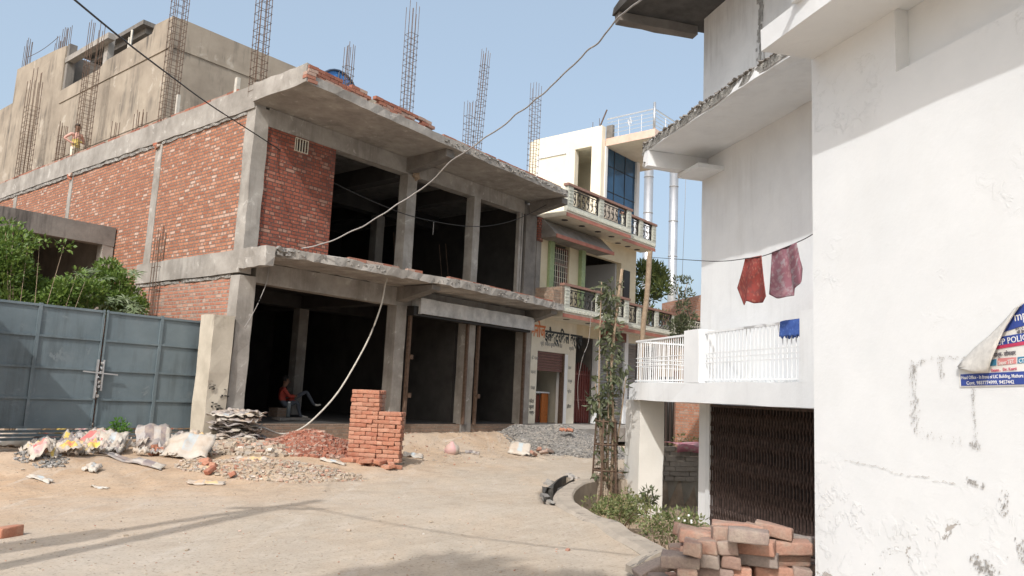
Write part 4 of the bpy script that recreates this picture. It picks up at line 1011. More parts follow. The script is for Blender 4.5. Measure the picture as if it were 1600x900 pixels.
# torn poster
po = thing('torn_poster', 'torn blue and white coaching poster peeling off the white wall', 'poster', PR(2.6, BN2-.01, 1.75))
XD = -A
def pw(x, y, off=.006):
    'photo pixel onto the wall plane, a little proud of it'
    r = fw + rt*(x-800)/1192.4 - up*(y-450)/1192.4; t = (BN2-off)/r.dot(N); return Vector((0, 0, H)) + r*t
# pw ignores H in the plane equation because N is horizontal
paper = plain('poster_paper', (.74, .73, .70), .7, 0, .05); pblue = plain('poster_blue', (.035, .07, .30), .6, 0, .1); pred = plain('poster_red', (.55, .05, .12), .6); pteal = plain('poster_teal', (.05, .22, .36), .6); psalm = plain('poster_salmon', (.68, .27, .27), .6); pdark = plain('poster_ink', (.06, .05, .08), .7)
def poly2(pts, mat, name, off, parent=po, th=.0008):
    q = [pw(x, y, off) for x, y in pts]; mb = MB()
    lo = [mb.vert(x) for x in q]; hi = [mb.vert(x-N*th) for x in q]
    mb.face(lo); mb.face(list(reversed(hi)))
    for i in range(len(q)): j = (i+1) % len(q); mb.face([lo[j], lo[i], hi[i], hi[j]])
    return mb.build(name, mat, parent)
sheet = poly2([(1497, 572), (1500, 605), (1660, 601), (1680, 440), (1600, 468), (1578, 492), (1567, 512), (1560, 540), (1545, 575), (1520, 572)], paper, 'sheet', .003)
poly2([(1501, 585), (1502, 603), (1660, 599), (1662, 577)], pblue, 'blue_footer', .005)
poly2([(1600, 474), (1581, 490), (1573, 505), (1568, 519), (1600, 509), (1670, 492), (1676, 452)], pblue, 'blue_header', .005)
poly2([(1566, 526), (1556, 541), (1670, 521), (1670, 508)], pblue, 'blue_title', .005)
poly2([(1556, 541), (1555, 546), (1670, 528), (1670, 521)], pred, 'red_title', .0052)
poly2([(1549, 562), (1547, 572), (1557, 571), (1557, 561)], pteal, 'teal_box', .005); poly2([(1559, 560), (1559, 571), (1588, 568), (1588, 558)], psalm, 'red_box', .005); poly2([(1590, 558), (1590, 568), (1640, 563), (1640, 553)], pteal, 'teal_box', .005)
tw = plain('poster_white_ink', (.8, .8, .8), .7)
def ptext(body, x, y, hpx, mat, x2, y2, sx=1):
    P0 = pw(x, y, .0065); xd = (pw(x2, y2, .0065)-P0).normalized(); yd = Z - xd*Z.dot(xd); yd.normalize()
    size = hpx/1192.4*3.35/.72
    return text(S, 'poster_lettering', body, P0, xd, yd, size, mat, po, depth=.0003, sx=sx, bold=.0003)
ptext('Head Office - In front of LIC Building, Mathura', 1502, 592.5, 5.4, tw, 1600, 589.5, .78)
ptext('Cont. 9837774999, 9457442', 1510, 601, 5.6, tw, 1600, 599, .95)
ptext('UP POLICE', 1558, 540, 9.5, tw, 1600, 532, .92)
ptext('mp', 1585, 502, 14, tw, 1600, 499, .9)
ptext('KC, L', 1587, 515.5, 4, pdark, 1600, 513, 1)
ptext('की तैयारी', 1589, 521.5, 4, pdark, 1600, 519.5, 1)
ptext('फार्म- सोमवार', 1552, 558, 6.5, pdark, 1600, 553, .8)
ptext('Super TET', 1560, 570, 6.2, paper, 1600, 566, .72); ptext('CTET', 1592, 567, 6.2, tw, 1600, 566, .8)
ptext('Exams...  Dir. Keerti', 1549, 581, 4.8, pred, 1600, 577, .8)
# peeled flap curling out from the wall
mb = MB(); outer = [(1496, 573), (1504, 563), (1523, 543), (1547, 523), (1573, 497), (1585, 482), (1600, 472)]; inner = [(1499, 575), (1517, 580), (1534, 585), (1545, 574), (1556, 544), (1567, 523), (1578, 495)]
inner = [(1499, 576), (1520, 582), (1544, 582), (1548, 566), (1557, 543), (1567, 520), (1590, 480)]
rows = []
for (x0, y0), (x1, y1), i in zip(outer, inner, range(7)):
    r_ = []
    for j in range(7):
        t = j/6; off = .008+.05*math.sin(t*math.pi*.6)*(1-abs(i-3)/4.2) + .006*math.sin(i*2.3+j)
        r_.append(mb.vert(pw(x0+(x1-x0)*t, y0+(y1-y0)*t, off)))
    rows.append(r_)
for i in range(6):
    for j in range(6): mb.face([rows[i][j], rows[i+1][j], rows[i+1][j+1], rows[i][j+1]], smooth=True)
fo = mb.build('peeled_flap', plain('paper_back', (.62, .595, .55), .8, 0, .12, 40), po); fo.modifiers.new('s', 'SOLIDIFY').thickness = .0012

# retaining wall of loose grey bricks, pink cloth
rw = MB(); rw.box(PR, 15.75, 16.0, 7.3, 13, -.8, -.12, seg=.4, jit=.03)
rwt = rw.build('retaining_wall', surf('cement_wall', (.28, .26, .22), (.40, .37, .31), 2, .95, .5, 20)); tag(recenter(rwt, PR(15.8, 9, -.7)), 'low cement retaining wall topped with rows of loose grey bricks below the road', 'wall')
mb = MB(); rr = random.Random(8)
for c in range(7):
    q = 7.45+(c % 2)*.12+rr.random()*.03
    while q < 12.5:
        o = PR(15.72+rr.uniform(-.025, .02), q, -.12+c*.108); rot = rr.uniform(-.05, .05)
        mb.obox(o, (N*math.cos(rot)+A*math.sin(rot))*.235, A*.12, Z*.098, seg=.12, jit=.01); q += .25
mb.build('stacked_bricks', greybrick, rwt)
def clothgrid(name, mat, f, nu, nv, parent=None, thick=.004):
    mb = MB(); vs = [[mb.vert(f(i/nu, j/nv)) for j in range(nv+1)] for i in range(nu+1)]
    for i in range(nu):
        for j in range(nv):
            mb.face([vs[i][j], vs[i+1][j], vs[i+1][j+1], vs[i][j+1]], uv=[(i/nu, j/nv), ((i+1)/nu, j/nv), ((i+1)/nu, (j+1)/nv), (i/nu, (j+1)/nv)], smooth=True)
    o = mb.build(name, mat, parent); md = o.modifiers.new('thickness', 'SOLIDIFY'); md.thickness = thick; return o
def pk_(s, t):
    p = PR(15.62+.95*t, 8.2+1.7*s, .68-.0*t); sag = .05*math.sin(s*9+t*3)+.03*noise.noise(Vector((s*5, t*5, 0)))
    if t < .18: p = PR(15.62, 8.2+1.7*s, .50+t)
    return p + Z*sag*.5
o = clothgrid('spread_cloth', cloth_pink, pk_, 20, 12); recenter(o, PR(16, 9, .64)); tag(o, 'pink checked cloth spread out to dry over the loose grey brick wall', 'cloth')

# ================================================================ clothes line
cl = MB(); C0 = PR(14.42, 6.9, 4.62); C1 = PR(8.6, 6.9, 4.15)
line = [px(1000, 404, 4.62) if False else PR(25, 6.2, 6.0)] 
L0 = PU(23.2, 13.0, 6.45); 
lp = []
pix = [(1018,402,26.0),(1090,407,16),(1130,408,14),(1165,404,12.6),(1196,399,12.1),(1245,379,11.2),(1270,366,10.9),(1300,345,10.5)]
def at(x, y, d):
    r = fw + rt*(x-800)/1192.4 - up*(y-450)/1192.4; return Vector((0, 0, H)) + r*d
def atn(x, y, n_):
    r = fw + rt*(x-800)/1192.4 - up*(y-450)/1192.4; return Vector((0, 0, H)) + r*(n_/r.dot(N))
lp = spline([at(1018, 402, 24)] + [atn(x_, y_, n_) for x_, y_, n_ in ((1090, 407, 6.75), (1130, 408, 6.55), (1165, 404, 6.4), (1196, 399, 6.4), (1245, 379, 6.4), (1270, 366, 6.4), (1300, 345, 6.4))], 6); cl.tube(lp, .007, 5)
tag(recenter(cl.build('clothes_line', cable_black), at(1200, 398, 12)), 'thin clothes line strung across the white wall above the balcony', 'line')
def hang(name, mat, label, tl, tr, prof, d, fold, seed):
    'cloth hanging from the line between pixels tl and tr'
    rs = random.Random(seed)
    def f(s, t):
        x = tl[0]+(tr[0]-tl[0])*s; y = tl[1]+(tr[1]-tl[1])*s
        bx, by = prof(s)
        X = x+(bx-x)*t**1.2; Y = y+(by-y)*t
        return atn(X, Y, 6.4 + .035*math.sin(s*fold+t*1.5)*(.3+t) + .012*math.sin(t*9+s*4))
    o = clothgrid(name, mat, f, 26, 26); recenter(o, atn((tl[0]+tr[0])/2, tl[1], 6.4)); tag(o, label, 'cloth', 'clothes hung out to dry'); return o
def pr1(s):
    P = [(1152, 450), (1163, 478), (1166, 470), (1178, 474), (1192, 473), (1197, 463)]
    i = min(4, int(s*5)); t = s*5-i; return (P[i][0]+(P[i+1][0]-P[i][0])*t, P[i][1]+(P[i+1][1]-P[i][1])*t)
def pr2(s):
    P = [(1202, 460), (1215, 467), (1228, 464), (1241, 462), (1242, 450), (1252, 442), (1254, 420)]
    i = min(5, int(s*6)); t = s*6-i; return (P[i][0]+(P[i+1][0]-P[i][0])*t, P[i][1]+(P[i+1][1]-P[i][1])*t)
hang('hanging_shirt', cloth_red, 'crumpled red printed cloth on the clothes line, the left one of the two', (1164, 404), (1190, 399), pr1, 12.3, 9, 1)
hang('hanging_scarf', cloth_mauve, 'mauve and grey patterned cloth on the clothes line, the right one of the two', (1206, 394), (1245, 379), pr2, 11.6, 12, 2)
def bt_(s, t):
    q = 9.05+.45*(1-s); w_ = .04*math.sin(s*8)
    tt = t*2-1
    return PR(q, BN+.12-(.035+.02*abs(tt))*(1 if tt > 0 else -1)+w_*.3*abs(tt), 2.84-.24*abs(tt)**1.0 - (.03 if abs(tt) > .9 and int(s*9) % 2 else 0)) 
o = clothgrid('hanging_towel', cloth_blue, bt_, 18, 20); recenter(o, PR(9.3, BN+.12, 2.84)); tag(o, 'small blue towel draped over the white balcony railing', 'towel')

# ================================================================ cables and hoses
def cable(name, pts, r, mat, label, cat='cable', n=6):
    mb = MB().tube(pts, r, n); o = mb.build(name, mat); recenter(o, pts[len(pts)//2]); tag(o, label, cat); return o
cable('overhead_cable', spline([at(60, -50, 7), at(117, 0, 8.2), at(200, 68, 10), at(275, 125, 12.2), at(330, 165, 14), at(400, 210, 16.6), at(470, 255, 18.2), at(520, 285, 19), at(600, 322, 19.6), at(660, 342, 20.4), at(740, 354, 22), at(800, 345, 23.2), at(850, 322, 24.2), at(884, 300, 24.8)], 8), .012, cable_black, 'black cable running from the top left corner across the brick facade')
tw_ = spline([at(1080, -60, 9.4), at(1000, 0, 10.6), at(960, 35, 11.4), at(935, 68, 12.0), at(905, 92, 12.6), at(860, 135, 13.4), at(800, 185, 14.4), at(750, 222, 15.2), at(700, 258, 15.9), at(650, 302, 16.5), at(600, 333, 16.6), at(550, 362, 16.7), at(500, 383, 16.7), at(470, 388, 16.7)], 10)
tw_ = [p + noise.noise_vector(p*2.2)*.05 for p in tw_]
cable('twisted_cable', tw_, .014, cable_grey, 'pale twisted service cable crossing the street from the upper slab')
hp_ = spline([at(612, 418, 18.8), at(603, 440, 18.7), at(596, 475, 18.6), at(580, 520, 18.4), at(560, 560, 18.2), at(530, 610, 17.8), at(500, 645, 17.3), at(470, 670, 16.9), at(440, 678, 16.6), at(410, 668, 16.4), at(395, 668, 16.2)], 8)
cable('white_hose', hp_, .021, pipewhite, 'white hose hanging in a long curve from the first floor slab', 'hose', 8)
cable('thin_wire', spline([at(420, 418, 16.8), at(417, 440, 16.6), at(405, 470, 16.4), at(395, 490, 16.4), at(382, 512, 16.3)], 6), .008, cable_grey, 'thin pale wire dangling from the lower left slab corner', 'wire')
cable('thin_wire', spline([at(925, 470, 25), at(920, 530, 24.8), at(910, 560, 24.6), at(903, 600, 24.7), at(904, 640, 24.8)], 6), .008, cable_grey, 'thin wire hanging down beside the shop sign', 'wire')
cable('thin_wire', [at(1074, 200, 30), at(1070, 330, 30), at(1066, 430, 30)], .008, cable_grey, 'hair thin wire hanging in the sky beside the white wall', 'wire')

# ================================================================ tank, chimneys, poles
tk = thing('water_tank', 'blue plastic water tank lying on its side on the unfinished roof', 'tank', PU(11.9, 16.5, 9.1))
tc = PU(11.9, 16.2, 9.42); ax = (V*1+U*.15).normalized(); ex_ = ax.cross(Z).normalized(); ey_ = Z
mb = MB(); mb.tube([tc, tc+ax*.12, tc+ax*1.2], .58, 24); mb.build('drum', bluetank, tk)
mb = MB()
for i in range(8):
    q = i*math.pi/4; mb.bar(tc-ax*.02+(ex_*math.cos(q)+ey_*math.sin(q))*.1, tc-ax*.02+(ex_*math.cos(q)+ey_*math.sin(q))*.54, .03)
mb.tube([tc-ax*.02+(ex_*math.cos(q*math.pi/12)+ey_*math.sin(q*math.pi/12))*.55 for q in range(25)], .03, 6)
mb.build('rib', plain('tank_rib', (.04, .06, .1)), tk)
part('stand', brick_mud, (11.2, 12.6, 16.1, 16.9, 8.0, 8.86), parent=tk)
for (x, zt, lab) in ((1011, 17.2, 'tall steel flue pipe behind the balcony house, the left one of two'), (1051, 18.0, 'tall steel flue pipe behind the balcony house, nearer the white wall')):
    c = Vector((0, 0, H)); r = fw + rt*(x-800)/1192.4 - up*(400-450)/1192.4; q = at(x, 400, 49 if x < 1030 else 51)
    root = thing('steel_chimney', lab, 'chimney', Vector((q.x, q.y, 0)), 'steel flue pipes')
    MB().cyl((q.x, q.y, 0), .30, zt, 20).build('pipe', steel, root)
    mb = MB(); z_ = 4
    while z_ < zt: mb.cyl((q.x, q.y, z_), .315, .06, 20); z_ += 2.4
    mb.build('joint_ring', plain('ring_grey', (.3, .3, .3), .6), root)  # joint rings in their own even grey
pp = spline([at(1003, 545, 25.4), at(1006, 500, 25.4), at(1011, 460, 25.4), at(1015, 400, 25.4), at(1016, 394, 25.4)], 5)
pp = [PU(22.55, 13.0, .1)] + pp
mb = MB().tube(pp, .09, 8); tag(recenter(mb.build('timber_post', wood), pp[0]), 'crooked timber post standing in front of the yellow house balconies', 'post')

# utility pole outside the picture: its shadow lies on the road
tip = px(499, 782); sh_ = Vector((math.sin(SUN_AZ), math.cos(SUN_AZ), 0))/math.tan(SUN_EL)
hp0 = 8.5; base = tip - sh_*hp0; base.z = 0
up2 = thing('utility_pole', 'concrete utility pole with strut and crossarm beside the road', 'pole', base)
MB().tube([base, base+Z*hp0], .15, 10, .09).build('pole', concrete, up2)
far_ = px(0, 856); base2 = tip + (far_-tip)*2.0; base2.z = 0; top2 = base+Z*(hp0-.3)
MB().tube([base2, top2], .10, 8, .08).build('strut', wood, up2)
MB().bar(base+Z*(hp0-.9)-N*.6, base+Z*(hp0-.9)+N*.6, .09).build('crossarm', iron, up2)
q0_ = base2.lerp(top2, .50); q1_ = base2.lerp(top2, .64)
MB().bar(q0_, q1_, .34, .3).build('meter_box', iron, up2)
cable('street_cable', sagline(base+Z*8.0, PR(3.4, 2.45, 3.95), .4, 20), .02, cable_black, 'cable from the utility pole to the white corner house')

# ================================================================ people
def skinned(name, joints, edges, parent, zones, mats, sub=2, root=0):
    me = bpy.data.meshes.new(name+'_s'); me.from_pydata([j[0] for j in joints], edges, [])
    o = bpy.data.objects.new(name+'_s', me); S.collection.objects.link(o)
    sk = o.modifiers.new('skin', 'SKIN'); 
    for i, j in enumerate(joints):
        sv_ = me.skin_vertices[0].data[i]; sv_.radius = (j[1], j[2] if len(j) > 2 else j[1]); sv_.use_root = (i == root)
    sb = o.modifiers.new('sub', 'SUBSURF'); sb.levels = sub; sb.render_levels = sub
    bpy.context.view_layer.update()
    m2 = bpy.data.meshes.new_from_object(o.evaluated_get(bpy.context.evaluated_depsgraph_get())); m2.name = name
    bpy.data.objects.remove(o)
    for m_ in mats: m2.materials.append(m_)
    for p_ in m2.polygons: p_.material_index = zones(p_.center); p_.use_smooth = True
    oo = bpy.data.objects.new(name, m2); S.collection.objects.link(oo)
    if parent: oo.parent = parent
    return oo
def hair(parent, c, r, back):
    mb = MB(); n1_, n2_ = 12, 8; vs = []
    for j in range(n2_+1):
        th = j/n2_*1.9
        vs.append([mb.vert(Vector((math.sin(th)*math.cos(i/n1_*6.283)*r*.92, math.sin(th)*math.sin(i/n1_*6.283)*r, math.cos(th)*r*1.1))) for i in range(n1_)])
    for j in range(n2_):
        for i in range(n1_):
            k_ = (i+1) % n1_; ang = (i+.5)/n1_*6.283
            if j >= 5 and math.cos(ang-back) < .05: continue
            mb.face([vs[j][i], vs[j+1][i], vs[j+1][k_], vs[j][k_]], smooth=True)
    o = mb.build('hair', hairm); o.parent = parent; o.location = c; return o
def face(parent, c, fdir, r=.1):
    sd = fdir.cross(Z).normalized(); 
    for s_ in (1, -1):
        mb = MB(); mb.tube([c+fdir*(r*.9)+sd*s_*.035, c+fdir*(r*.98)+sd*s_*.035], .012, 6)
        e = mb.build('eye', hairm); e.parent = parent
        mb = MB(); mb.tube([c+sd*s_*(r*.72)-Z*.015, c+sd*s_*(r*.9)+Z*.02-fdir*.01], .02, 6); e = mb.build('ear', skin); e.parent = parent
    mb = MB(); mb.tube([c+fdir*(r*.85)+Z*.01, c+fdir*(r*1.15)-Z*.03, c+fdir*(r*.9)-Z*.035], .013, 6); e = mb.build('nose', skin); e.parent = parent
    mb = MB(); mb.bar(c+fdir*(r*.92)-Z*.06-sd*.025, c+fdir*(r*.92)-Z*.06+sd*.025, .012); e = mb.build('mouth', plain('lips', (.2, .07, .05))); e.parent = parent
def fingers(joints, edges, wi, wrist, d, side):
    'palm and five fingers rooted in it'
    d = d.normalized(); side = side.normalized(); palm = wrist+d*.06
    joints.append((palm, .030, .014)); pi_ = len(joints)-1; edges.append((wi, pi_))
    dn = d.cross(side)
    for k_, L in enumerate((.075, .085, .08, .06)):
        a_ = palm+side*(-.027+.018*k_)+d*.03; b_ = a_+d*L*.55+dn*.008; c_ = b_+d*L*.4+dn*.025
        i0 = len(joints); joints += [(a_, .009), (b_, .008), (c_, .006)]; edges += [(pi_, i0), (i0, i0+1), (i0+1, i0+2)]
    i0 = len(joints); joints += [(palm-side*.035, .010), (palm-side*.06+d*.03, .008)]; edges += [(pi_, i0), (i0, i0+1)]
# seated man in the red shirt: facing to the right (+U) and a little towards the street
fd = (U*.92 - V*.38).normalized(); sd = fd.cross(Z).normalized()       # sd: his right hand side
o0 = PU(12.15, 17.8, .72)
def B(f, s, z): return fd*f + sd*s + Z*z
J = [(B(0, 0, .34), .15, .12), (B(-.06, 0, .50), .14, .11), (B(-.04, 0, .68), .17, .11), (B(0, 0, .80), .07), (B(.03, 0, .86), .055), (B(.05, 0, .95), .088, .10), (B(.05, 0, 1.03), .07)]
Ed = [(0, 1), (1, 2), (2, 3), (3, 4), (4, 5), (5, 6)]
def limb(par, pts):
    last = par
    for p_ in pts: J.append(p_); Ed.append((last, len(J)-1)); last = len(J)-1
    return last
l = limb(2, [(B(-.03, .19, .73), .06), (B(.12, .24, .55), .045), (B(.30, .08, .56), .034)]); fingers(J, Ed, l, B(.30, .08, .56), fd*.5-sd, Z)
l = limb(2, [(B(-.03, -.19, .73), .06), (B(.14, -.23, .56), .045), (B(.30, -.02, .58), .034)]); fingers(J, Ed, l, B(.30, -.02, .58), fd*.5+sd, Z)
limb(0, [(B(.06, .1, .32), .085), (B(.36, .14, .42), .062), (B(.40, .16, .22), .05), (B(.46, .18, .05), .038), (B(.56, .2, .03), .04, .03), (B(.66, .22, .02), .03, .02)])
limb(0, [(B(.06, -.1, .34), .085), (B(.38, -.08, .56), .062), (B(.62, -.06, .70), .055), (B(.74, -.05, .52), .05), (B(.84, -.04, .36), .038), (B(.95, -.04, .34), .04, .028), (B(1.04, -.04, .37), .03, .02)])
def zn(c):
    f, z_, s_ = c.dot(fd), c.z, c.dot(sd)
    if z_ > .79 and abs(s_) < .12: return 0
    if f > .26 and z_ > .48 and z_ < .66 and abs(s_) < .14 and f < .42 and z_-.56 < .1 and abs(z_-.56) < .07 and s_ > -.02: return 0
    if (f > .5 and z_ < .08) or (f > .88 and z_ < .42): return 3
    if z_ > .44 and f < .3: return 1
    return 2
man = skinned('person', J, Ed, None, zn, [skin, redshirt, jeans, paleshoe]); man.location = o0
tag(man, 'person in a red shirt and jeans sitting inside the dark shop bay, one leg raised', 'person')
hair(man, B(.03, 0, 1.0), .112, math.atan2(-fd.y, -fd.x)); face(man, B(.05, 0, .955), fd)
bl = MB(); bl.box(PU, 11.88, 12.28, 17.6, 18.0, .72, .96)
tag(recenter(bl.build('brick_block', brick_mud), PU(11.55, 17, .72)), 'low block of bricks the man in red sits on', 'block')
st_ = thing('flat_stone', 'flat stone slab lying on the floor below the seated man', 'slab', PU(11.3, 16.3, .72))
mb = MB(); mb.obox(PU(10.95, 16.1, .72), U*1.0+V*.1, V*.35, Z*.06, seg=.2, jit=.02); mb.build('slab', concrete_dark, st_)
bo = thing('water_bottle', 'clear plastic water bottle standing beside the seated man', 'bottle', PU(11.28, 16.25, .80))
MB().tube([PU(11.28, 16.25, .79), PU(11.28, 16.25, 1.05), PU(11.28, 16.25, 1.10), PU(11.28, 16.25, 1.14)], .05, 12).build('body', bottlem, bo)
MB().cyl(PU(11.28, 16.25, 1.14), .03, .03, 10).build('cap', white, bo)
# figure on the roof
fd = (U*.2 - V*1).normalized(); sd = fd.cross(Z).normalized()
J = [(B(0, 0, .80), .12, .09), (B(0, 0, .95), .11, .09), (B(0, 0, 1.15), .135, .09), (B(0, 0, 1.27), .06), (B(0, 0, 1.33), .05), (B(.02, 0, 1.44), .082, .095), (B(.02, 0, 1.51), .065)]
Ed = [(0, 1), (1, 2), (2, 3), (3, 4), (4, 5), (5, 6)]
l = limb(2, [(B(0, .17, 1.2), .05), (B(-.06, .36, 1.0), .04), (B(.06, .16, .88), .03)]); fingers(J, Ed, l, B(.06, .16, .88), fd*.4-sd, Z)
l = limb(2, [(B(0, -.17, 1.2), .05), (B(-.06, -.30, 1.0), .04), (B(.1, -.12, .98), .03)]); fingers(J, Ed, l, B(.1, -.12, .98), fd*.4+sd, Z)
limb(0, [(B(0, .08, .72), .08), (B(.02, .09, .42), .058), (B(0, .09, .10), .045), (B(.10, .1, .03), .035, .025)])
limb(0, [(B(0, -.08, .72), .08), (B(.02, -.09, .42), .058), (B(0, -.09, .10), .045), (B(.10, -.1, .03), .035, .025)])
def zn2(c):
    if c.z > 1.27: return 0
    if c.z < .78: return 3
    if c.z < 1.03 and abs(c.dot(sd)) < .13: return 2
    return 1
lad = skinned('person', J, Ed, None, zn2, [skin, pinkcloth, yellowcloth, creamcloth]); lad.location = PU(9.24, 26.05, 8.0)
tag(lad, 'person with elbows out in a pink and yellow top standing on the roof beside rebar', 'person')
hair(lad, B(.0, 0, 1.47), .105, math.atan2(-fd.y, -fd.x)); face(lad, B(.02, 0, 1.44), fd, .095)

# ================================================================ plants
def leafquad(mb, c, d, nrm, L, W):
    d = d.normalized(); s_ = d.cross(nrm).normalized(); n_ = s_.cross(d)
    a = mb.vert(c); b_ = mb.vert(c+d*L*.45+s_*W*.5+n_*L*.04); t = mb.vert(c+d*L-n_*L*.1); e = mb.vert(c+d*L*.45-s_*W*.5+n_*L*.04)
    mb.face([a, b_, t, e])
def rv(rs): 
    while True:
        v_ = Vector((rs.uniform(-1, 1), rs.uniform(-1, 1), rs.uniform(-1, 1)))
        if .05 < v_.length < 1: return v_
def foliage(clumps, L, W, rs, upb=.3, palm=False):
    'clumps: (centre, radius vector, count)'
    mb = MB()
    for c, r_, n_ in clumps:
        for i in range(n_):
            v_ = rv(rs); v_ = v_.normalized()*(v_.length**.5)
            p_ = c + Vector((v_.x*r_[0], v_.y*r_[1], v_.z*r_[2]))
            if palm:
                base_ = rv(rs).normalized(); nn = (Vector((0, -.6, .8))+rv(rs)*.5).normalized(); t1 = nn.cross(base_).normalized(); t2 = nn.cross(t1)
                k_ = L*rs.uniform(.7, 1.25)
                for q in range(7): a_ = q*6.283/7*.86; leafquad(mb, p_, t1*math.cos(a_)+t2*math.sin(a_), nn, k_*.5, W*.5)
            else:
                d = (v_ + rv(rs)*.9 + Vector((0, 0, upb))).normalized(); leafquad(mb, p_, d, rv(rs), L*rs.uniform(.6, 1.3), W*rs.uniform(.7, 1.2))
    return mb
def stems(base_, tips, r, rs, name, parent, mat=wood):
    mb = MB()
    for t in tips:
        mid = base_.lerp(t, .5)+rv(rs)*.12; mb.tube(spline([base_, mid, t], 4), r, 5, r*.3)
    return mb.build(name, mat, parent)
def bush(name, label, cat, base_, clumps, L, W, mat, seed, group=None, extra=None, upb=.3):
    rs = random.Random(seed); root = thing(name, label, cat, base_, group)
    foliage(clumps, L, W, rs, upb).build('leaves', mat, root)
    stems(base_, [c for c, r_, n_ in clumps], .011, rs, 'stem', root)
    if extra: 
        ec, el, ew = extra; foliage(ec, el, ew, rs, palm=True).build('palmate_leaves', leaf_pale, root)
    return root
rs = random.Random(3)
# bushes behind the gate
cl = []
for i in range(30):
    q = at(rs.uniform(-60, 30), rs.uniform(372, 480), rs.uniform(15.2, 16.2)); cl.append((q, (.42, .36, .34), 460))
for i in range(20): q = at(rs.uniform(30, 150), rs.uniform(445, 490), rs.uniform(15.6, 16.6)); cl.append((q, (.30, .28, .24), 300))
for q in ((20, 352), (45, 372), (62, 376), (100, 384), (8, 350), (120, 428), (133, 440)): cl.append((at(*q, 15.6), (.18, .15, .10), 40))
bush('leafy_bush', 'dense bright green bush rising over the left half of the gate', 'bush', PU(5.4, 16.6, .3), cl, .10, .055, leaf_mid, 21, extra=([(at(rs.uniform(15, 120), rs.uniform(468, 486), 15.9), (.12, .1, .08), 1) for i in range(9)], .34, .09))
cl = []
for i in range(20):
    q = at(rs.uniform(160, 212), rs.uniform(420, 485), rs.uniform(17.0, 18.0)); cl.append((q, (.28, .24, .24), 300))
bush('leafy_bush', 'grey green castor bush leaning over the right half of the gate', 'bush', PU(7.6, 16.6, .3), cl, .10, .045, leaf_mid, 22, extra=([(at(rs.uniform(120, 225), rs.uniform(425, 492), rs.uniform(16.6, 17.2)), (.15, .12, .12), 2) for i in range(34)], .42, .10))
# weed at the gate foot
c = at(190, 668, 14.9); bush('weed', 'small bright green weed growing among the sacks at the foot of the gate', 'plant', c-Z*.25, [(c+rv(rs)*.12, (.13, .13, .1), 55) for i in range(5)], .07, .035, leafmat('fresh_leaves', [(.06, .16, .02), (.12, .26, .04)]), 5)
# shrubs of the sunken yard
def yardbush(label, x0, x1, y0, y1, d0, d1, n, cnt, seed, L=.06, W=.03, mat=None, fl=0, r=.16):
    rs = random.Random(seed); cl = []
    for i in range(n): cl.append((at(rs.uniform(x0, x1), rs.uniform(y0, y1), rs.uniform(d0, d1)), (r, r, r*.8), cnt))
    b0 = at((x0+x1)/2, (y0+y1)/2, (d0+d1)/2); b0.z = -.6
    root = bush('shrub', label, 'shrub', b0, cl, L, W, mat or leaf_shrub, seed, 'shrubs in the sunken yard')
    if fl:
        mb = MB()
        for i in range(fl):
            c_ = at(rs.uniform(x0+(x1-x0)*.55, x1), rs.uniform(y0-8, y0+(y1-y0)*.55), d0-.1)
            for q in range(5): leafquad(mb, c_, Vector((math.cos(q*1.257), .15, math.sin(q*1.257))), Vector((0, -1, .3)), .017, .014)
        mb.build('flower', petal, root)
    return root
yardbush('leafy shrub in the sunken yard beside the curved kerb, under the tree guard', 925, 1000, 785, 812, 11.6, 13.2, 24, 75, 31)
yardbush('white flowering shrub in front of the folding grille, just left of the brick pile', 1015, 1085, 808, 842, 9.2, 10.4, 22, 55, 32, fl=5, L=.055)
yardbush('small dark leaved plant standing against the white porch pillar', 1004, 1020, 768, 800, 12.6, 13.0, 8, 22, 33, L=.10, W=.04, mat=leaf_dust, r=.09)
yardbush('low green shrub behind the tree guard at the back of the yard', 950, 990, 768, 788, 14.2, 14.8, 7, 40, 34, L=.06, r=.1)
# climber on a stake inside a wire guard
tg = thing('tree_guard', 'rusty wire tree guard in the sunken yard around the climbing plant', 'tree guard', PU(14.7, 9.3, -.65))
g0 = at(945, 782, 14.9); gtop = at(948, 657, 14.9)
gc = Vector((g0.x, g0.y, g0.z-.1)); axis_ = (gtop-gc); hh = axis_.length; axis_.normalize(); rb_, rt_ = .27, .20
mb = MB()
def gp(t, a_): r_ = rb_+(rt_-rb_)*t; return gc+axis_*(hh*t)+Vector((math.cos(a_)*r_, math.sin(a_)*r_, 0))
for i in range(5): a_ = i*6.283/5+.5; mb.bar(gp(-.08, a_), gp(1.02, a_), .035)
for t in (.42, .99, .72): mb.tube([gp(t, a_*6.283/20) for a_ in range(21)], .018, 5)
mb.build('frame', rebar, tg)
mb = MB()
for i in range(26): a_ = i*6.283/26; mb.bar(gp(0, a_), gp(.98, a_), .006)
for j in range(22): mb.tube([gp(j/22, a_*6.283/16) for a_ in range(17)], .0035, 3, cap=False)
mb.build('mesh', rebar, tg)
cs = random.Random(41); cl = []
for i in range(60):
    t = i/60; x = 948+cs.gauss(0, 3+4*t) + (3 if t > .5 else 0); y = 770-330*t
    if .38 < t < .62: x += cs.gauss(0, 8)
    if t < .3: x += cs.gauss(2, 9)
    cl.append((at(x, y, 14.9+cs.uniform(-.12, .12)), (.10, .10, .12), 13 if t > .3 else 6))
for i in range(8): cl.append((at(cs.uniform(922, 978), cs.uniform(570, 640), 14.9), (.10, .10, .1), 9))
root = thing('climbing_plant', 'tall dusty climbing plant growing up a stake beside the kerb', 'plant', gc)
rs = random.Random(9); foliage(cl, .17, .07, rs, -.5).build('leaves', leaf_dust, root)
tips = [at(940, 440, 14.9), at(958, 500, 14.9), at(978, 590, 14.9), at(930, 600, 14.9), at(948, 560, 14.9)]
stems(gc, tips, .03, rs, 'stem', root)
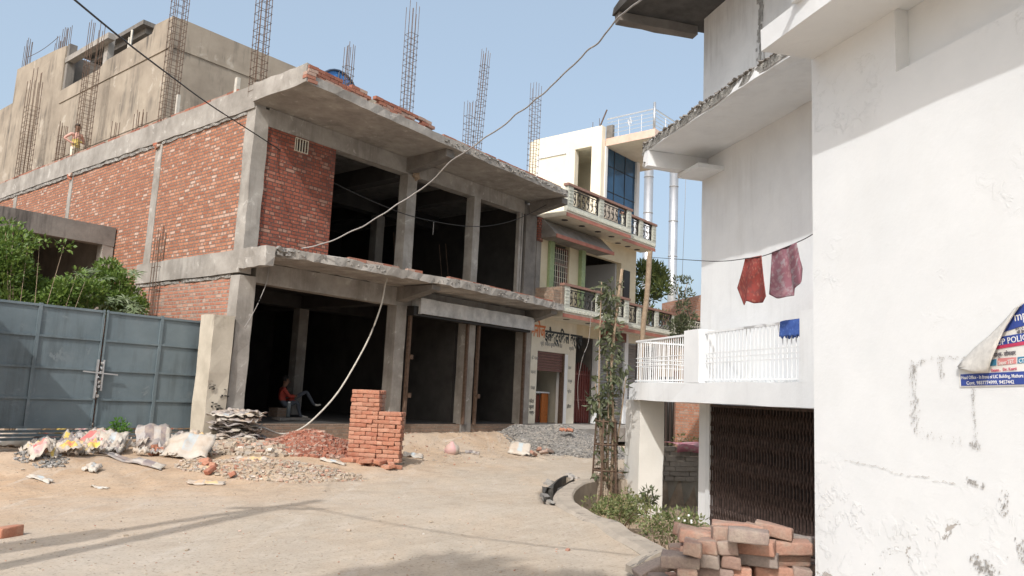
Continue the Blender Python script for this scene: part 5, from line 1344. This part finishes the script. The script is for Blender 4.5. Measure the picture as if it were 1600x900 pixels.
st = [Vector((gc.x+.1, gc.y, -.6)), at(958, 680, 14.9), at(956, 560, 14.9), at(972, 420, 14.9)]
cable('bamboo_stake', spline(st, 5), .032, wood, 'thin crooked stake the climbing plant is tied to', 'stake')
# dense tree behind the balconies, sapling further right
rs = random.Random(12); tr = at(1012, 505, 33); tr.z = 0
root = thing('dense_tree', 'rounded evergreen tree behind the balconies and the timber post', 'tree', tr)
cl = []
for i in range(46):
    t = rs.random(); y = 415+85*t; hw = 8+26*math.sin(min(1, t*1.25)*math.pi*.75)
    cl.append((at(1013+rs.uniform(-hw, hw), y, 33+rs.uniform(-.8, .8)), (.34, .34, .2), 55))
foliage(cl, .26, .08, rs, .9).build('crown', leaf_dark, root)
MB().tube([tr, at(1012, 440, 33)], .16, 8, .05).build('trunk', wood, root)
rs = random.Random(13); tr = at(1064, 520, 27); tr.z = .2; root = thing('young_tree', 'spindly grey green young tree against the sky beside the white wall', 'tree', tr)
br = [[(1063, 540), (1064, 500), (1066, 470), (1075, 440)], [(1064, 500), (1070, 480), (1076, 460)], [(1064, 480), (1058, 455), (1060, 440)], [(1064, 520), (1075, 505), (1080, 495)]]
cl = []
for b_ in br:
    for x, y in b_: cl.append((at(x, y, 27), (.16, .16, .14), 40))
for i in range(10): cl.append((at(rs.uniform(1052, 1082), rs.uniform(500, 540), 27), (.25, .25, .2), 45))
foliage(cl, .17, .06, rs, .8).build('crown', leaf_dust, root)
mb = MB(); mb.tube([tr, at(1063, 540, 27)], .06, 6)
for b_ in br: mb.tube([at(x, y, 27) for x, y in b_], .025, 5, .01)
mb.build('trunk', wood, root)
# tree added behind the camera to throw a shadow; only that shadow is seen
st0 = Vector((-3.3, -5.2, 0)); root = thing('shadow_tree', 'broad leafy tree added unseen behind the viewer to shade the street', 'tree', st0); rs = random.Random(14); cl = []
ctr = px(835, 915) - sh_*11 + Z*11
for i in range(46):
    v_ = rv(rs); cl.append((ctr+Vector((v_.x*1.15, v_.y*1.2, v_.z*.9-.9)), (.5, .5, .4), 130))
foliage(cl, .3, .16, rs).build('crown', leaf_mid, root)
MB().tube(spline([Vector((ctr.x, ctr.y, 0)), Vector((ctr.x+.2, ctr.y, 5)), ctr], 5), .28, 10, .1).build('trunk', wood, root); 

# ================================================================ far things seen through the gaps
fh = thing('brick_house', 'distant low brick house with a cream band beyond the young tree', 'house', PU(40, 16, 0))
q0, q1 = at(1046, 640, 36), at(1100, 640, 33)
dd = (q1-q0); dd.z = 0; q0.z = 0; nn_ = Vector((-dd.y, dd.x, 0)).normalized()
mb = MB(); mb.obox(q0-dd*1.2, dd*4, nn_*5, Z*4.6); mb.build('wall', brick_far, fh)
mb = MB(); mb.obox(q0-dd*1.25-nn_*.1, dd*4.1, nn_*5.2, Z*.7); 
for v_ in mb.v: v_.z += 4.6
mb.build('cream_band', ivory, fh)
mb = MB(); mb.obox(q0-dd*.3-nn_*.02, dd*3.1, nn_*5.1, Z*1.1)
for v_ in mb.v: v_.z += 5.3
mb.build('brick_parapet', brick_far, fh)
dk = thing('iron_gate', 'dark iron gate with two round posts standing beyond the porch pillar', 'gate', PU(29.8, 13.5, .3))
ga = at(1030, 676, 25.0); gb = at(1050, 676, 24.6)
ga.z = gb.z = .12
mb = MB()
for t in (0, .35, .7, 1): mb.tube([ga.lerp(gb, t), ga.lerp(gb, t)+Z*2.3], .05, 8)
mb.build('post', iron, dk)
mb = MB(); mb.obox(ga, (gb-ga), Vector((.03, .03, 0)), Z*2.1); mb.build('panel', plain('gate_brown', (.05, .035, .03)), dk)
mb = MB(); mb.obox(gb+Vector((.02, 0, 0)), (at(1056, 676, 24.5)-gb)*Vector((1, 1, 0)).length/1.414 if False else Vector((.16, -.02, 0)), Vector((.1, .4, 0)), Z*2.5); mb.build('wooden_pier', plain('brown_pier', (.12, .07, .05)), dk)
bwall = thing('garden_wall', 'low red brick garden wall seen under the balcony', 'wall', at(1075, 670, 24)*1)
a_ = at(1055, 668, 24.6); b_ = at(1130, 672, 22.5); a_.z = b_.z = 0
mb = MB(); mb.obox(a_, b_-a_, Vector((.05, .23, 0)), Z*1.9); mb.build('wall', brick_far, bwall)
rs = random.Random(15)
c0 = at(1078, 668, 23.6); c0.z = .25
bush('weed_patch', 'dry green weeds growing at the foot of the low brick garden wall', 'plant', c0, [(c0+Vector((rs.uniform(-.6, .9), rs.uniform(-.2, .1), rs.uniform(.05, .25))), (.2, .15, .15), 45) for i in range(9)], .1, .04, leaf_shrub, 16)
# small white slab shapes glimpsed through the railing
wd = thing('white_steps', 'white painted steps glimpsed behind the left part of the balcony railing', 'steps', PU(27.5, 13.2, .3))
for i in range(4): part('step', white_shade, (26.2+i*.3, 29.5, 13.3+i*.2, 14.6, .2+i*.35, .2+(i+1)*.35), parent=wd)

# ================================================================ heaps
def heap(name, label, cat, c, ru, rv_, h, mat, chipmat, n, csz, seed, az=0, surfchips=True):
    'mound with loose chips on it, one countless mass'
    rs = random.Random(seed); mb = MB(); du = Vector((math.cos(az), math.sin(az), 0)); dv = Vector((-du.y, du.x, 0))
    R_, T_ = 14, 36; g_ = {}
    def hz_(a_, b_):
        r2 = math.hypot(a_, b_); return h*max(0, 1-r2)**.8*(1+.25*noise.noise(Vector((a_*2.5, b_*2.5, seed))))
    mb.mat(mat)
    cen = mb.vert(c+Z*(h+.0)); 
    for i in range(1, R_+1):
        for j in range(T_):
            a_ = i/R_*math.cos(j*6.283/T_); b_ = i/R_*math.sin(j*6.283/T_); p_ = c+du*a_*ru+dv*b_*rv_
            g_[i, j] = mb.vert(Vector((p_.x, p_.y, gz(p_, True)+hz_(a_, b_) - (.03 if i == R_ else 0))))
    for j in range(T_):
        k_ = (j+1) % T_; mb.face([cen, g_[1, j], g_[1, k_]], smooth=True)
        for i in range(1, R_): mb.face([g_[i, j], g_[i+1, j], g_[i+1, k_], g_[i, k_]], smooth=True)
    mb.v[cen].z = gz(c, True)+h
    mb.mat(chipmat)
    for i in range(n):
        r_ = rs.random()**.55*1.08; th = rs.random()*6.283; a_, b_ = r_*math.cos(th), r_*math.sin(th); p_ = c+du*a_*ru+dv*b_*rv_
        s_ = csz*rs.uniform(.5, 1.5); mb.chunk(Vector((p_.x, p_.y, gz(p_, True)+hz_(a_, b_)+s_*.2)), (s_*1.5, s_, s_*.8), rs)
    o = stuff(mb.build(name, None)); recenter(o, (c.x, c.y, gz(c, True))); tag(o, label, cat); return o
gcen = px(872, 702, .1)
heap('gravel_heap', 'wide grey heap of gravel in front of the electrical shop', 'gravel', pg(882, 698), 1.9, 2.2, .62, gravelm, chipm, 9000, .028, 2, az=.3)
heap('brick_rubble', 'red heap of broken brick pieces beside the brick stack', 'rubble', pg(482, 704), 1.25, 1.1, .40, rubblem, parm, 3200, .06, 5)
heap('stone_rubble', 'spread of broken bricks and cement lumps in front of the sack pile', 'rubble', pg(425, 735), 1.5, .9, .12, gm, mixm, 1300, .035, 6, az=.1)
heap('stone_rubble', 'lumpy rubble at the foot of the folded sack pile and the pillar', 'rubble', pg(385, 706), 1.1, .7, .22, gm, mixm, 750, .075, 7, az=.2)
heap('dark_grit', 'small patch of dark grit on the sand mound before the gate', 'grit', pg(66, 714), .35, .3, .03, gm, chipm, 260, .03, 9)
# loose pebbles over the street
rs = random.Random(77); mb = MB()
for i in range(1500):
    p_ = px(rs.uniform(-40, 900), 715+185*rs.random()**1.8)
    if inside(p_, PITpoly) or inside(p_, SLOT): continue
    s_ = rs.uniform(.004, .014)*(1+(rs.random() < .04)*1.6); mb.chunk(Vector((p_.x, p_.y, gz(p_)+s_*.2)), (s_*1.6, s_*1.2, s_*.7), rs)
for i in range(500):
    p_ = PU(rs.uniform(11, 19), rs.uniform(11.5, 14.8)); s_ = rs.uniform(.012, .04); mb.chunk(Vector((p_.x, p_.y, gz(p_)+s_*.2)), (s_*1.6, s_, s_*.7), rs)
o = stuff(mb.build('pebbles', mixm)); tag(o, 'small stones and crumbs scattered over the dusty street', 'pebbles')
# road edge litter stones by the far kerb
mb = MB()
for i in range(420):
    p_ = at(rs.uniform(925, 1035), 0, 1); x = rs.uniform(930, 1035); p_ = px(x, rs.uniform(735, 752) if x < 975 else rs.uniform(700, 745)); 
    if inside(p_, PITpoly): continue
    s_ = rs.uniform(.03, .10); mb.chunk(Vector((p_.x, p_.y, gz(p_)+s_*.2)), (s_*1.4, s_, s_*.8), rs)
o = stuff(mb.build('roadside_stones', mixm)); tag(o, 'broken stones along the far edge of the sunken yard', 'rubble')
o = None
# near-black lining set round the inside of the drain slot
dm = surf('dark_drain_concrete', (.035, .032, .03), (.10, .095, .085), 4, .8, .5, 20, 0)
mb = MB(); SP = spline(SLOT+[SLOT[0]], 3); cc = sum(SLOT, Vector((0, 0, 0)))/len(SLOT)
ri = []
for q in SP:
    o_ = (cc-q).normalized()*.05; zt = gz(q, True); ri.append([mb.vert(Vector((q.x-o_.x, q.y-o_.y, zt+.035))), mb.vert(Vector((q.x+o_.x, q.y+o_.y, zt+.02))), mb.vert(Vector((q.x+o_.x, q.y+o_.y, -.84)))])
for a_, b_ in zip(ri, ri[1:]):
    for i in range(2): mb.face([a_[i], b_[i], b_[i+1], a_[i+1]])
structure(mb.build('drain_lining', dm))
# facing bricks of the drain mouth
mb = MB()
for q in ((855, 758), (860, 755), (893, 745), (888, 742), (852, 775), (860, 787), (899, 748)):
    p_ = px(*q); mb.chunk(Vector((p_.x, p_.y, gz(p_, True)+.0)), (.18, .12, .09), rs)
tag(recenter(mb.build('drain_stones', chipm), px(870, 765)), 'ring of broken stones round the dark slot of the street drain', 'stones')

# ================================================================ bricks one by one
def brickmesh(l, w_, h, seed, rough=.006):
    rs = random.Random(seed); bm = bmesh.new(); bmesh.ops.create_cube(bm, size=1)
    for v_ in bm.verts: v_.co = Vector((v_.co.x*l, v_.co.y*w_, v_.co.z*h+h/2)) + Vector((rs.uniform(-1, 1), rs.uniform(-1, 1), rs.uniform(-1, 1)))*rough
    bmesh.ops.bevel(bm, geom=bm.edges[:], offset=.011, segments=2, affect='EDGES', profile=.6)
    bmesh.ops.subdivide_edges(bm, edges=[e for e in bm.edges if e.calc_length() > .08], cuts=2, use_grid_fill=True)
    for v_ in bm.verts: v_.co += noise.noise_vector(v_.co*30+Vector((seed, 0, 0)))*rough*.55
    me = bpy.data.meshes.new('brick'); bm.to_mesh(me); bm.free()
    for p_ in me.polygons: p_.use_smooth = True
    return me
BM = [brickmesh(.232, .112, .076, s_, .008) for s_ in range(5)]
BH = [brickmesh(.122, .112, .076, s_+20) for s_ in range(3)]
for m_ in BM+BH: m_.materials.append(newbrick)
BO = [brickmesh(.232, .112, .076, s_+40, .008) for s_ in range(7)]
for m_ in BO: m_.materials.append(oldbrick)
REST = []
def putbrick(me, loc, rz, label, group, rx=0, ry=0, sc=None, rest=False):
    if rest:
        from mathutils import Euler
        REST.append((me, Matrix.LocRotScale(Vector(loc), Euler((rx, ry, rz)), Vector(sc or (1, 1, 1))))); return
    o = bpy.data.objects.new('brick', me); S.collection.objects.link(o); o.location = loc; o.rotation_euler = (rx, ry, rz)
    if sc: o.scale = sc
    return tag(o, label, 'brick', group)
# the square stack beside the road
rs = random.Random(50)
c0 = pg(542, 717); ang = rad(-7); dx = Vector((math.cos(ang), math.sin(ang), 0)); dy = Vector((-dx.y, dx.x, 0))
z0 = gz(c0)-.03
def stackbrick(x, y, k, along, lab):
    hid = (y > .25) and not (x < .12 or k in (16, 11))
    p_ = c0 + dx*x + dy*y; 
    rz = ang + (0 if along else math.pi/2) + rs.uniform(-.04, .04)
    putbrick(rs.choice(BM), (p_.x+rs.uniform(-.008, .008), p_.y+rs.uniform(-.01, .01), z0+k*.0835+rs.uniform(0, .003)), rz, lab, 'bricks of the square stack', rs.uniform(-.02, .02) if k else 0, 0, None, hid)
TL = 'red brick in the tall left half of the square brick stack beside the road'; LL = 'red brick in the lower right half of the square brick stack beside the road'
for k in range(17):
    if k % 2:
        for x in (.116, .352): 
            for y in (.056, .176, .296, .416): stackbrick(x, y, k, True, TL)
        for y in (.116, .352): stackbrick(.528, y, k, False, TL)
    else:
        for y in (.116, .352): stackbrick(.056, y, k, False, TL)
        for x in (.230, .466):
            for y in (.056, .176, .296, .416): stackbrick(x, y, k, True, TL)
for k in range(12):
    if k % 2:
        for x in (.71, .946): 
            for y in (.056, .176, .296): stackbrick(x, y, k, True, LL)
    else:
        for y in (.116,): stackbrick(.65, y, k, False, LL); stackbrick(1.02, y, k, False, LL)
        for y in (.056, .176, .296): stackbrick(.835, y, k, True, LL)
for i in range(18):
    p_ = c0 + dx*rs.uniform(.1, 1.15) - dy*rs.uniform(.1, .42); k = 0
    putbrick(rs.choice(BM+BH), (p_.x, p_.y, gz(p_)+rs.choice((0, 0, .05))), rs.uniform(0, 3), 'loose red brick lying at the foot of the square brick stack', 'loose bricks by the stack', rs.uniform(-.2, .2), rs.uniform(-.2, .2))
p_ = px(12, 838); putbrick(BM[1], (p_.x, p_.y, gz(p_)-.01), 1.3, 'lone orange brick lying on the dirt road at the far left', 'loose bricks by the stack', 0, 0, (1, 1, 1.4))
del p_
# the irregular pile in the foreground
rs = random.Random(61)
pileA = 4.22
def ppos(a_, n_, z_): return PR(a_, n_, z_)
prof = {0: (1.35, 3.4)}
count = 0
PL = 'weathered reddish brick in the loose pile beside the white corner house'
PROF = ((1005, 905), (1018, 880), (1040, 866), (1056, 846), (1068, 826), (1112, 816), (1205, 818), (1232, 830), (1300, 842))
def proj(p_):
    q = p_-Vector((0, 0, H)); d = q.dot(fw); return 800+1192.4*q.dot(rt)/d, 450-1192.4*q.dot(up)/d
def fits(p_, hl):
    'does a brick with its top centre at p_ and half length hl stay under the outline of the pile'
    for s_ in (-.8, 0, .8):
        x, y = proj(p_+N*hl*s_)
        if x < PROF[0][0]: return False
        for (a0, t0), (a1, t1) in zip(PROF, PROF[1:]):
            if a0 <= x <= a1 and y < t0+(t1-t0)*(x-a0)/(a1-a0): return False
    return True
for k in range(12):
    z_ = k*.079
    for r_ in range(4 if k > 5 else 2):
        a_ = pileA + r_*.20 + rs.uniform(-.02, .02) + k*.008
        n_ = 1.15+rs.uniform(-.1, .05)+(k % 2)*.1
        while n_ < 3.3:
            head = rs.random() < .36; L_ = .118 if head else .236
            if fits(PR(a_, n_+L_/2, z_+.078), L_/2) and (rs.random() > .05 or k < 5):
                p_ = PR(a_+rs.uniform(-.03, .03), n_+L_/2, z_+rs.uniform(-.004, .006))
                putbrick(rs.choice(BO), p_, YR+(math.pi/2 if head else 0)+rs.gauss(0, .12), PL, 'bricks of the foreground pile', rs.gauss(0, .07), rs.gauss(0, .05), (1, 1.05, 1.0), k < 4 or (r_ > 1 and k < 9)); count += 1
            n_ += L_+rs.uniform(.004, .02)
# tumbled bricks on the left end and on top
for (x, y, d, rz, rx, ry) in ((1022, 886, 5.0, .5, .2, -.4), (1142, 822, 4.75, .06, .02, 0), (1170, 834, 4.5, -.03, .0, .02), (1208, 826, 4.8, -.25, 0, .12), (1240, 842, 4.85, -.1, 0, .06), (1090, 836, 4.8, .1, .05, .1), (1078, 828, 4.95, .9, .1, .2)):
    p_ = at(x, y, d); putbrick(rs.choice(BO), p_-Z*.05, YR+rz, PL, 'bricks of the foreground pile', rx, ry)
mb = MB()
mb.obox(px(990, 899, .05), Vector((.27, .08, .13)), Vector((-.05, .16, 0)), Z*.07, seg=.06, jit=.02)
tag(recenter(mb.build('stone_slab', kerbm), px(990, 890)), 'grey concrete slab fragment tilted against the left end of the brick pile', 'slab')

# ================================================================ sacks and litter
def sack(label, c, w_, l, rz, mat, seed, h=.10, ry=0, group='empty cement sacks', crumple=.08, lift=0, name='cement_sack', tilt=0):
    rs = random.Random(seed); mb = MB(); nx, ny = 14, 10; dxx = Vector((math.cos(rz), math.sin(rz), 0)); dyy = Vector((-dxx.y, dxx.x, 0))
    vs = []
    for i in range(nx+1):
        r_ = []
        for j in range(ny+1):
            s_, t_ = i/nx-.5, j/ny-.5
            q = c + dxx*(s_*l*(1+.15*noise.noise(Vector((t_*3, seed, 0))))) + dyy*(t_*w_*(1+.25*noise.noise(Vector((s_*4, seed, 7)))))
            zz = gz(q, True) + lift + s_*ry*l + (t_+.5)*w_*tilt
            zz += (h if h > .3 else h*.45)*max(0, 1-(abs(s_)*2)**4)*max(0, 1-(abs(t_)*2)**4)*.8 + crumple*(noise.noise(Vector((s_*4+seed, t_*4, seed)))+.55*abs(noise.noise(Vector((s_*9, t_*9, seed))))*1.6) + crumple*.35
            r_.append(mb.vert(Vector((q.x, q.y, max(zz, gz(q, True)+.008+lift*.6)))))
        vs.append(r_)
    for i in range(nx):
        for j in range(ny): mb.face([vs[i][j], vs[i+1][j], vs[i+1][j+1], vs[i][j+1]], uv=[(i/nx, j/ny), ((i+1)/nx, j/ny), ((i+1)/nx, (j+1)/ny), (i/nx, (j+1)/ny)], smooth=True)
    o = mb.build(name, mat); o.modifiers.new('thickness', 'SOLIDIFY').thickness = .006; recenter(o, c+Z*(gz(c, True)+lift)); tag(o, label, 'sack', group); return o
SK = [
 ('empty cement sack with a yellow and orange print propped up before the gate', 84, 688, .62, .85, -.1, sack_yellow, .16, .1),
 ('brown sack lying half under the yellow printed one before the gate', 60, 692, .5, .5, .4, sack_orange, .1, 0),
 ('long pale folded sack below the yellow printed one', 95, 700, .22, .95, .15, sack_white, .08, 0),
 ('sack with a pink red stripe in the middle of the litter before the gate', 142, 702, .42, .62, -.5, sack_pink, .16, 0),
 ('white crumpled sack just right of the pink striped one', 172, 706, .45, .45, .3, sack_white, .14, 0),
 ('pinkish crumpled sack behind the yellow printed one', 118, 684, .4, .5, .2, sack_pink, .12, 0),
 ('grey plastic sheet half buried left of the yellow printed sack', 25, 696, .5, .7, 0, sack_white, .10, 0),
 ('small pale sack left of the green weed', 170, 678, .3, .4, -.5, sack_orange, .12, 0),
 ('buff sack corner in front of the green weed', 184, 696, .25, .3, .4, sack_orange, .14, 0),
 ('long twisted grey and white sack lying nearest the road', 205, 722, .2, 1.15, -.12, sack_grey, .06, 0),
 ('grey crumpled sack under the right half of the gate', 238, 696, .5, .6, .5, sack_grey, .18, .1),
 ('big white full looking sack in the centre of the rubbish', 294, 714, .50, .80, .02, sack_white, .24, 0),
 ('peach striped sack leaning behind the big white one', 288, 690, .45, .55, .35, sack_orange, .24, .15),
 ('open sack with a yellow and red print beside the pillar foot', 326, 688, .35, .55, -.35, sack_yellow, .14, 0),
 ('rolled pink sack at the pillar foot', 292, 676, .2, .45, .1, sack_pink, .16, 0),
 ('flat orange printed sack on the rubble right of the big white one', 390, 722, .32, .6, -.1, sack_orange, .10, 0),
 ('small flattened sack on the bare dirt below the big white one', 322, 732, .2, .45, -.08, sack_orange, .04, 0),
 ('torn pale strip of sack on the rubble nearest the road', 322, 755, .16, .55, .2, sack_orange, .03, 0),
 ('white torn sack draped over rubble beside the red brick heap', 440, 708, .22, .5, .3, sack_white, .06, 0),
 ('white scrap of sack left of the brick stack', 418, 724, .2, .3, .2, sack_white, .06, 0),
 ('thin white sack lying against the foot of the brick stack', 520, 722, .12, .5, 0, sack_white, .05, 0),
 ('pale sack lying just right of the brick stack', 645, 712, .2, .45, 0, sack_white, .06, 0),
 ('dirty white sack lying at the edge of the gravel heap', 812, 708, .35, .55, -.2, sack_white, .12, 0),
 ('flat scrap of sack on the sand between the stack and the gravel', 738, 706, .2, .35, 0, sack_grey, .03, 0),
 ('crumpled white paper bit on the dirt left of the road', 62, 748, .1, .35, -.1, sack_white, .03, 0),
 ('small pale stick like scrap on the dirt in the left foreground', 155, 762, .04, .3, -.35, sack_white, .02, 0),
 ('pale broken lump of sack below the pink striped one', 144, 734, .2, .22, 0, sack_white, .12, 0),
]
for i, (lab, x, y, w_, l, rz, mt, h, ry) in enumerate(SK):
    c = pg(x, y+2); sack(lab, Vector((c.x, c.y, 0)), w_, l, rz, mt, i*3+2, h, ry, crumple=.02+.05*min(1, h*6), tilt=.7 if h >= .09 and y < 716 else .15)
rs = random.Random(123)
for i in range(64):
    x, y = rs.choice(((rs.uniform(40, 200), rs.uniform(690, 716)), (rs.uniform(215, 330), rs.uniform(688, 716)), (rs.uniform(60, 190), rs.uniform(700, 712))))
    c = pg(x, y); sack('crumpled dusty scrap of cement sack in the litter before the gate', Vector((c.x, c.y, 0)), rs.uniform(.10, .34), rs.uniform(.18, .5), rs.uniform(-.8, .8), rs.choice((sack_orange, sack_white, sack_grey, sack_pink, sack_yellow, sack_grey)), 400+i, rs.uniform(.04, .14), 0, 'scraps of sack before the gate', .10, 0, 'sack_scrap', rs.uniform(.1, .8))
# upright tied sack on the sand
c = pg(706, 709); root = thing('tied_sack', 'small upright pink and green sack tied at the neck, standing on the sand', 'sack', Vector((c.x, c.y, gz(c)+0)), None)
mb = MB(); zb = gz(c)-.02
prof_ = [(.10, 0), (.14, .05), (.145, .13), (.11, .21), (.05, .27), (.035, .31)]
rings = []
for r_, z_ in prof_: rings.append([mb.vert(Vector((c.x+math.cos(q*.52)*r_*(1.25+.2*math.sin(q*2.1)), c.y+math.sin(q*.52)*r_, zb+z_))) for q in range(12)])
for a_, b_ in zip(rings, rings[1:]):
    for q in range(12): k_ = (q+1) % 12; mb.face([a_[q], a_[k_], b_[k_], b_[q]], smooth=True, uv=[(q/12, .3), ((q+1)/12, .3), ((q+1)/12, .5), (q/12, .5)])
mb.build('body', sack_pink, root)
mb = MB(); mb.obox(Vector((c.x-.17, c.y, zb+.27)), Vector((.38, 0, .12)), Vector((0, .08, 0)), Z*.05, seg=.06, jit=.03); mb.build('tied_neck', sack_white, root)
# pile of folded sacks against the pillar and the corner column
rs = random.Random(90)
pc = pg(362, 700)
for i in range(24):
    t = i/24; c = pc + Vector((rs.uniform(-.2, .2)*(1-t*.3), .1+rs.uniform(-.15, .15), 0))
    sack('folded grey cement sack in the tall pile against the gate pillar', Vector((c.x, c.y, 0)), .5, .85-t*.1, rs.uniform(-.5, .5), sack_grey if i % 4 else sack_white, 200+i, .06, 0, 'folded sacks in the pile', .085, .05+i*.028)
c = pc+Vector((.15, .1, 0)); sack('pale buff sack lying on top of the folded sack pile', Vector((c.x, c.y, 0)), .5, .8, -.5, sack_orange, 240, .06, -.1, None, .05, .68)
# loose half bricks by the rubble
for i in range(18):
    x, y = rs.choice(((rs.uniform(320, 470), rs.uniform(725, 748)), (rs.uniform(355, 450), rs.uniform(690, 715)), (rs.uniform(225, 260), rs.uniform(700, 715))))
    c = pg(x, y); putbrick(rs.choice(BH+BM[:1]), (c.x, c.y, gz(c, True)+.03), rs.uniform(0, 3), 'broken half brick lying in the rubble before the sack pile', 'broken bricks in the rubble', rs.uniform(-.6, .6), rs.uniform(-.6, .6), (.8, 1, 1))
# plaster shards at the gravel heap
for x, y in ((832, 714), (842, 708), (850, 712), (858, 710)):
    c = pg(x, y); putbrick(BO[2], (c.x, c.y, gz(c, True)+.06), rs.uniform(0, 3), 'broken brick lying in front of the gravel heap', 'broken bricks by the gravel', rs.uniform(-.5, .5), .3)
c = px(885, 680, .55); o = None
for i in range(5): putbrick(BH[i % 3], (c.x+rs.uniform(-.2, .2), c.y+rs.uniform(-.1, .1), .66), rs.uniform(0, 3), 'piece of pink brick lying on top of the gravel heap', 'brick pieces on the gravel', .3, .2)

# everything of the brick piles that the others hide, as one mass
bm = bmesh.new()
for me, M in REST:
    t_ = me.copy(); t_.transform(M); bm.from_mesh(t_); bpy.data.meshes.remove(t_)
me = bpy.data.meshes.new('hidden_bricks'); bm.to_mesh(me); bm.free(); me.materials.append(oldbrick)
for p_ in me.polygons: p_.use_smooth = True
o = bpy.data.objects.new('hidden_bricks', me); S.collection.objects.link(o); stuff(o); tag(o, 'bricks in the cores of the stack and of the loose pile, behind the outer ones', 'bricks')
